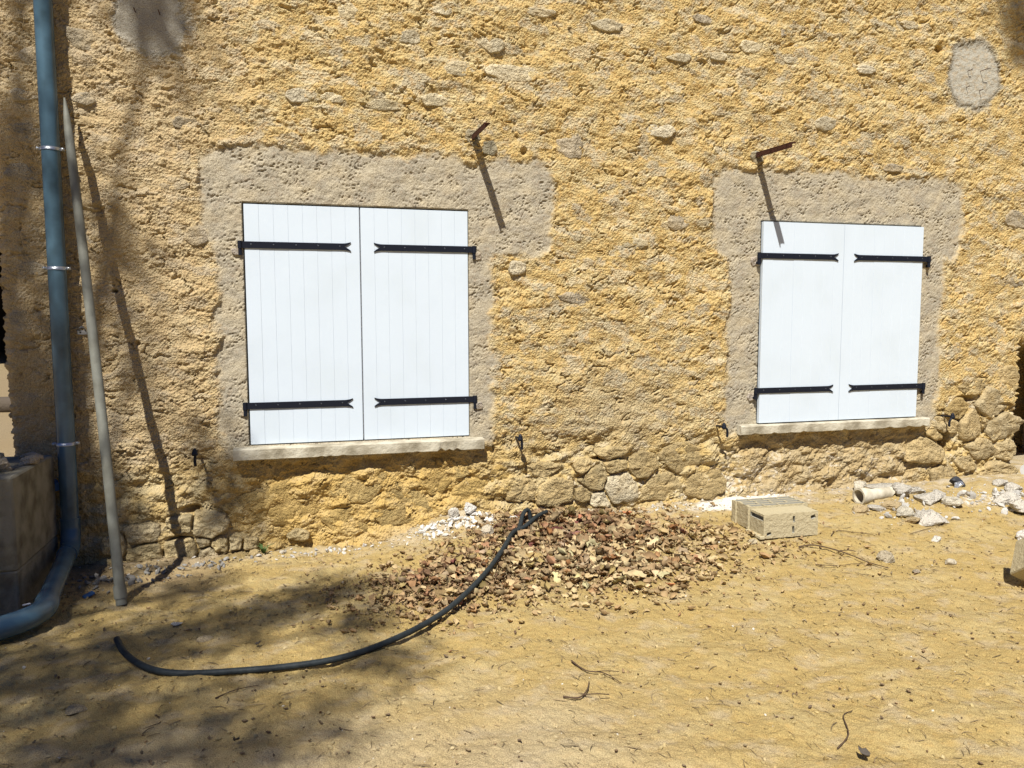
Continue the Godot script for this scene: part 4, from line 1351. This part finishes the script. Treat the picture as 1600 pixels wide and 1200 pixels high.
func build_twigs() -> void:
	var list := [["thick dark branch lying on the sand in front of the concrete blocks", [[2.64, 0.93, 0.012], [2.72, 0.94, 0.02], [2.79, 1.0, 0.022], [2.84, 1.09, 0.016], [2.87, 1.20, 0.012], [2.93, 1.28, 0.008]], 0.0075], ["thin straight twig lying below the thick branch", [[2.60, 1.13, 0.006], [2.72, 1.16, 0.008], [2.82, 1.165, 0.008], [2.90, 1.20, 0.005]], 0.0035], ["forked brown twig on the sand right of the hose", [[0.97, 1.85, 0.012], [1.00, 1.93, 0.012], [1.06, 1.96, 0.014], [1.10, 2.03, 0.006]], 0.005], ["curved pale twig at the bottom middle of the ground", [[0.85, 2.10, 0.006], [0.90, 2.12, 0.012], [0.95, 2.07, 0.014], [0.985, 2.0, 0.01]], 0.006], ["slanting twig near the bottom edge right of centre", [[1.58, 2.60, 0.006], [1.66, 2.55, 0.014], [1.72, 2.45, 0.01], [1.78, 2.42, 0.006]], 0.0045], ["long thin twig beside the concrete block", [[2.95, 0.80, 0.006], [3.04, 0.74, 0.01], [3.14, 0.79, 0.01], [3.22, 0.86, 0.006]], 0.004], ["broken twig on the lower left sand", [[-0.32, 1.78, 0.006], [-0.26, 1.72, 0.01], [-0.18, 1.69, 0.008]], 0.004], ["short thin twig in front of the rubble heap", [[3.45, 0.86, 0.006], [3.6, 0.84, 0.008], [3.78, 0.80, 0.006]], 0.003]]
	for s in list:
		var pts := []
		for p in s[1]: pts.append(gp(p[0], p[1], p[2]))
		var path := smooth_path(pts, 4)
		var rad := []
		for k in path.size(): rad.append(s[2] * 0.62 * lerpf(1.0, 0.45, float(k) / path.size()) * (1.0 + 0.15 * sin(k * 2.3)))
		var st := begin(true)
		add_tube(st, path, rad, 8)
		if s[2] > 0.0045:
			var mid := path[path.size() / 2]
			add_tube(st, smooth_path([mid, mid + Vector3(0.04, 0.008, 0.02), mid + Vector3(0.09, -0.004, 0.015)], 3), [s[2] * 0.3], 6)
		tag(part("twig", finish(st), M.twig, self), s[0], "twig", "twigs on the sand")
	# a few single curled leaves away from the pile
	var far := [[1.62, 2.66, 0.055, Color(0.10, 0.085, 0.07), "dark shrivelled leaf at the bottom edge of the sand"], [1.70, 1.22, 0.055, Color(0.40, 0.17, 0.07), "orange brown leaf at the lower right edge of the leaf pile"], [-0.23, 2.08, 0.035, Color(0.08, 0.065, 0.05), "dark curled leaf on the lower left sand"], [1.93, 0.22, 0.07, Color(0.44, 0.20, 0.10), "large reddish leaf standing up against the wall foot"], [-0.20, 1.33, 0.03, Color(0.10, 0.085, 0.07), "small dark leaf just behind the hose"]]
	for k in far.size():
		var s = far[k]
		var m := leaf_mesh(70 + k, 1.6, 0.7)
		var a := m.surface_get_arrays(0)
		var cc := PackedColorArray()
		cc.resize(a[Mesh.ARRAY_VERTEX].size())
		cc.fill(s[3])
		a[Mesh.ARRAY_COLOR] = cc
		var m2 := ArrayMesh.new()
		m2.add_surface_from_arrays(Mesh.PRIMITIVE_TRIANGLES, a)
		var o := part("dry_leaf", m2, M.dry_leaf, self, gp(s[0], s[1], 0.012 + s[2] * 0.2))
		o.basis = (Basis(Vector3.UP, k * 1.3) * Basis(Vector3.RIGHT, 0.3)).scaled(Vector3.ONE * s[2])
		tag(o, s[4], "leaf")
	# weeds
	var w := thing("weed", "small green weed growing at the foot of the wall", "weed", gp(-0.235, 0.06, 0.0))
	for k in 9:
		var st := begin(true)
		var a := TAU * k / 9.0 + rng.randf() * 0.5
		var l := rng.randf_range(0.03, 0.065)
		var d := Vector3(cos(a), 0, sin(a))
		var side := Vector3(-sin(a), 0, cos(a)) * 0.007
		var p0 := Vector3.ZERO
		var p1 := d * l * 0.4 + Vector3(0, l * 0.8, 0)
		var p2 := d * l + Vector3(0, l * 0.9, 0)
		quad(st, p0 - side * 0.3, p0 + side * 0.3, p1 + side, p1 - side)
		quad(st, p1 - side, p1 + side, p2 + side * 0.2, p2 - side * 0.2)
		part("leaf", finish(st), M.leaf_green, w)


# ---------------------------------------------------------------- out of frame
func shade_tree(label: String, foot: Vector3, fork: Vector3, spots: Array, sd: int) -> void:
	var g := RandomNumberGenerator.new()
	g.seed = sd
	var t := thing("shade_tree", label, "tree", foot)
	part("trunk", tube_mesh(smooth_path([Vector3(0, -0.3, 0), Vector3(0.05, 1.5, 0.02), fork - foot], 8), [0.17], 14), M.bark, t)
	var xf := []
	var cols := []
	for s in spots:
		# a spot: where its shade falls, the radius, how many leaves, how far along the sun's way
		var at: Vector3 = s[0] + SUN.normalized() * s[3]
		var a := fork - foot
		var b := at - foot
		part("limb", tube_mesh(smooth_path([a, a.lerp(b, 0.5) + Vector3(0, 0.35, 0), b], 6), [0.018], 7), M.bark, t)
		for i in int(s[2] * 4.7):
			var q := Vector3(g.randfn(), g.randfn(), g.randfn()) * 0.5
			var p: Vector3 = b + q * s[1]
			xf.append(Transform3D(Basis(Vector3(g.randfn(), g.randfn(), g.randfn()).normalized(), g.randf() * TAU).scaled(Vector3.ONE * g.randf_range(0.030, 0.052)), p))
			cols.append(Color(0.06, 0.09, 0.03))
	scatter("crown", leaf_mesh(5, 0.7, 0.3), M.dry_leaf, xf, cols, t)


func build_surroundings() -> void:
	var W := func(x: float, y: float) -> Vector3: return Vector3(x, y, 0)
	var G := func(x: float, z: float) -> Vector3: return Vector3(x, 0, z)
	var spots := [
		[W.call(-1.42, 1.6), 0.34, 190, 8.0], [W.call(-1.38, 1.1), 0.30, 170, 8.2], [W.call(-1.42, 0.75), 0.30, 170, 8.4],
		[W.call(-0.92, 1.74), 0.20, 48, 7.6], [W.call(-1.30, 2.3), 0.20, 50, 7.7], [W.call(-0.70, 2.95), 0.22, 120, 7.3], [W.call(-1.3, 3.0), 0.25, 60, 7.2],
		[W.call(-0.86, 1.15), 0.22, 34, 8.0], [W.call(-1.42, 2.1), 0.22, 90, 7.9], [W.call(-1.02, 0.25), 0.2, 90, 8.5], [W.call(-0.42, 0.38), 0.22, 90, 8.6], [W.call(-1.3, 0.3), 0.32, 260, 8.8], [W.call(-1.30, 0.75), 0.2, 60, 8.3],
		[G.call(-1.15, 0.55), 0.38, 340, 8.9], [Vector3(-1.6, 0.35, 0.69), 0.36, 620, 8.7], [G.call(-0.9, 1.45), 0.40, 280, 9.2], [G.call(-0.5, 1.95), 0.42, 260, 9.5], [G.call(-0.62, 1.15), 0.32, 170, 9.0],
		[G.call(-0.25, 1.02), 0.25, 130, 9.1], [G.call(0.10, 0.80), 0.24, 150, 8.8], [G.call(0.30, 1.62), 0.20, 60, 9.4], [G.call(-0.1, 2.1), 0.32, 130, 9.7], [G.call(-0.85, 2.2), 0.4, 220, 9.8], [G.call(-1.3, 1.3), 0.4, 260, 9.3], [G.call(-0.55, 0.55), 0.22, 80, 8.7], [G.call(0.22, 1.2), 0.18, 50, 9.0]]
	shade_tree("leafy tree standing behind the viewer at left", Vector3(-5.6, 0, 6.2), Vector3(-5.2, 5.6, 6.2), spots, 21)
	shade_tree("tree standing behind the viewer at right", Vector3(4.6, 0, 6.8), Vector3(4.4, 7.6, 6.4), [[W.call(5.03, 3.47), 0.22, 160, 8.0], [W.call(5.5, 3.9), 0.4, 300, 8.2], [W.call(5.9, 3.3), 0.35, 260, 8.4]], 22)
	# a dark open barn far behind the left corner
	var t := thing("open_barn", "dark open timber barn far behind the left corner of the house", "barn", Vector3(-9.2, 0, -22))
	part("back_wall", box_mesh(Vector3(11, 6.4, 0.2), 0.01), M.dark_timber, t, Vector3(0, 3.2, -9))
	for s in [-1.0, 1.0]:
		part("side_wall", box_mesh(Vector3(0.2, 6.4, 9), 0.01), M.dark_timber, t, Vector3(s * 5.4, 3.2, -4.4))
		part("post", box_mesh(Vector3(0.25, 5.8, 0.25), 0.01), M.dark_timber, t, Vector3(s * 3.6, 2.9, 0.3))
	part("roof", box_mesh(Vector3(11.6, 0.25, 13), 0.01, Basis(Vector3.RIGHT, 0.05)), M.dark_timber, t, Vector3(0, 6.6, -3.2))
	tag(part("log", tube_mesh(PackedVector3Array([Vector3(-6.2, 0.08, -8.2), Vector3(-3.0, 0.08, -8.0)]), [0.13], 12), M.bark, self), "dark log lying on the ground beyond the left corner of the house", "log")
	part("fascia", box_mesh(Vector3(11.6, 2.6, 0.15), 0.01), M.dark_timber, t, Vector3(0, 5.5, 3.2))


# ---------------------------------------------------------------- main
func _ready() -> void:
	var cam := Camera3D.new()
	cam.name = "camera"
	add_child(cam)
	cam.position = Vector3(0, 1.3351, 4.5373)
	cam.rotation_degrees = Vector3(-4.936, -15.316, -0.122)
	cam.fov = 53.13
	cam.near = 0.05
	cam.far = 300.0
	cam.current = true
	var env := Environment.new()
	env.background_mode = Environment.BG_SKY
	var sky := Sky.new()
	var sm := ProceduralSkyMaterial.new()
	sm.sky_top_color = Color(0.25, 0.45, 0.82)
	sm.sky_horizon_color = Color(0.72, 0.81, 0.90)
	sm.sky_curve = 0.12
	sm.ground_bottom_color = Color(0.45, 0.40, 0.30)
	sm.ground_horizon_color = Color(0.62, 0.60, 0.54)
	sm.sky_energy_multiplier = 0.56
	sky.sky_material = sm
	env.sky = sky
	env.tonemap_mode = Environment.TONE_MAPPER_LINEAR
	env.tonemap_exposure = 1.44
	env.sdfgi_enabled = true
	env.ssao_enabled = true
	env.ssil_enabled = true
	var we := WorldEnvironment.new()
	we.name = "world_environment"
	we.environment = env
	add_child(we)
	var sun := DirectionalLight3D.new()
	sun.name = "sun"
	sun.light_energy = 1.6
	sun.light_color = Color(1.0, 0.982, 0.945)
	sun.light_angular_distance = 0.5
	sun.shadow_enabled = true
	add_child(sun)
	sun.look_at_from_position(SUN * 20.0, Vector3.ZERO, Vector3.UP)

	rng.seed = 20240
	na = noise(FastNoiseLite.TYPE_SIMPLEX_SMOOTH, 3.0, 11, 2)
	nb = noise(FastNoiseLite.TYPE_SIMPLEX_SMOOTH, 13.0, 12, 3)
	nc = noise(FastNoiseLite.TYPE_SIMPLEX_SMOOTH, 4.5, 13, 3)
	nd = noise(FastNoiseLite.TYPE_CELLULAR, 34.0, 14)
	nd.cellular_return_type = FastNoiseLite.RETURN_DISTANCE
	nd.cellular_jitter = 1.0
	ne = noise(FastNoiseLite.TYPE_SIMPLEX_SMOOTH, 5.0, 15, 2)
	nf = noise(FastNoiseLite.TYPE_SIMPLEX, 30.0, 16, 2)
	ng = noise(FastNoiseLite.TYPE_CELLULAR, 4.2, 17)
	ng.cellular_return_type = FastNoiseLite.RETURN_DISTANCE2_SUB
	ng.domain_warp_enabled = true
	ng.domain_warp_amplitude = 0.06
	ng.domain_warp_frequency = 5.0
	make_materials()
	build_ground()
	var house := build_wall()
	build_stones(house)
	build_sills(house)
	build_pins(house)
	shutter("wide left leaf of the left window's white board shutters", LX0 + 0.007, 0.336, 0.004, true, [0.286, 0.281], -0.310, false)
	shutter("right leaf of the left window's white shutters, by the dark joint", 0.343, LX1 - 0.004, 0.004, false, [0.417, 0.405], 1.004, true)
	shutter("left leaf of the right window's white shutters, under the iron bar's shadow", RX0 + 0.002, 3.586, 0.027, true, [3.540, 3.532], 2.931, false)
	shutter("right leaf of the right window's white shutters, nearest the bare stones", 3.5885, RX1 - 0.002, 0.027, false, [3.668, 3.660], 4.286, false)
	build_surroundings()
	build_downpipe()
	build_pole()
	build_plinth()
	build_hoses()
	build_bars()
	build_stops()
	build_wires()
	build_blocks()
	build_rubble()
	build_twigs()
	build_leaves()
	build_litter()
	build_crumbs()
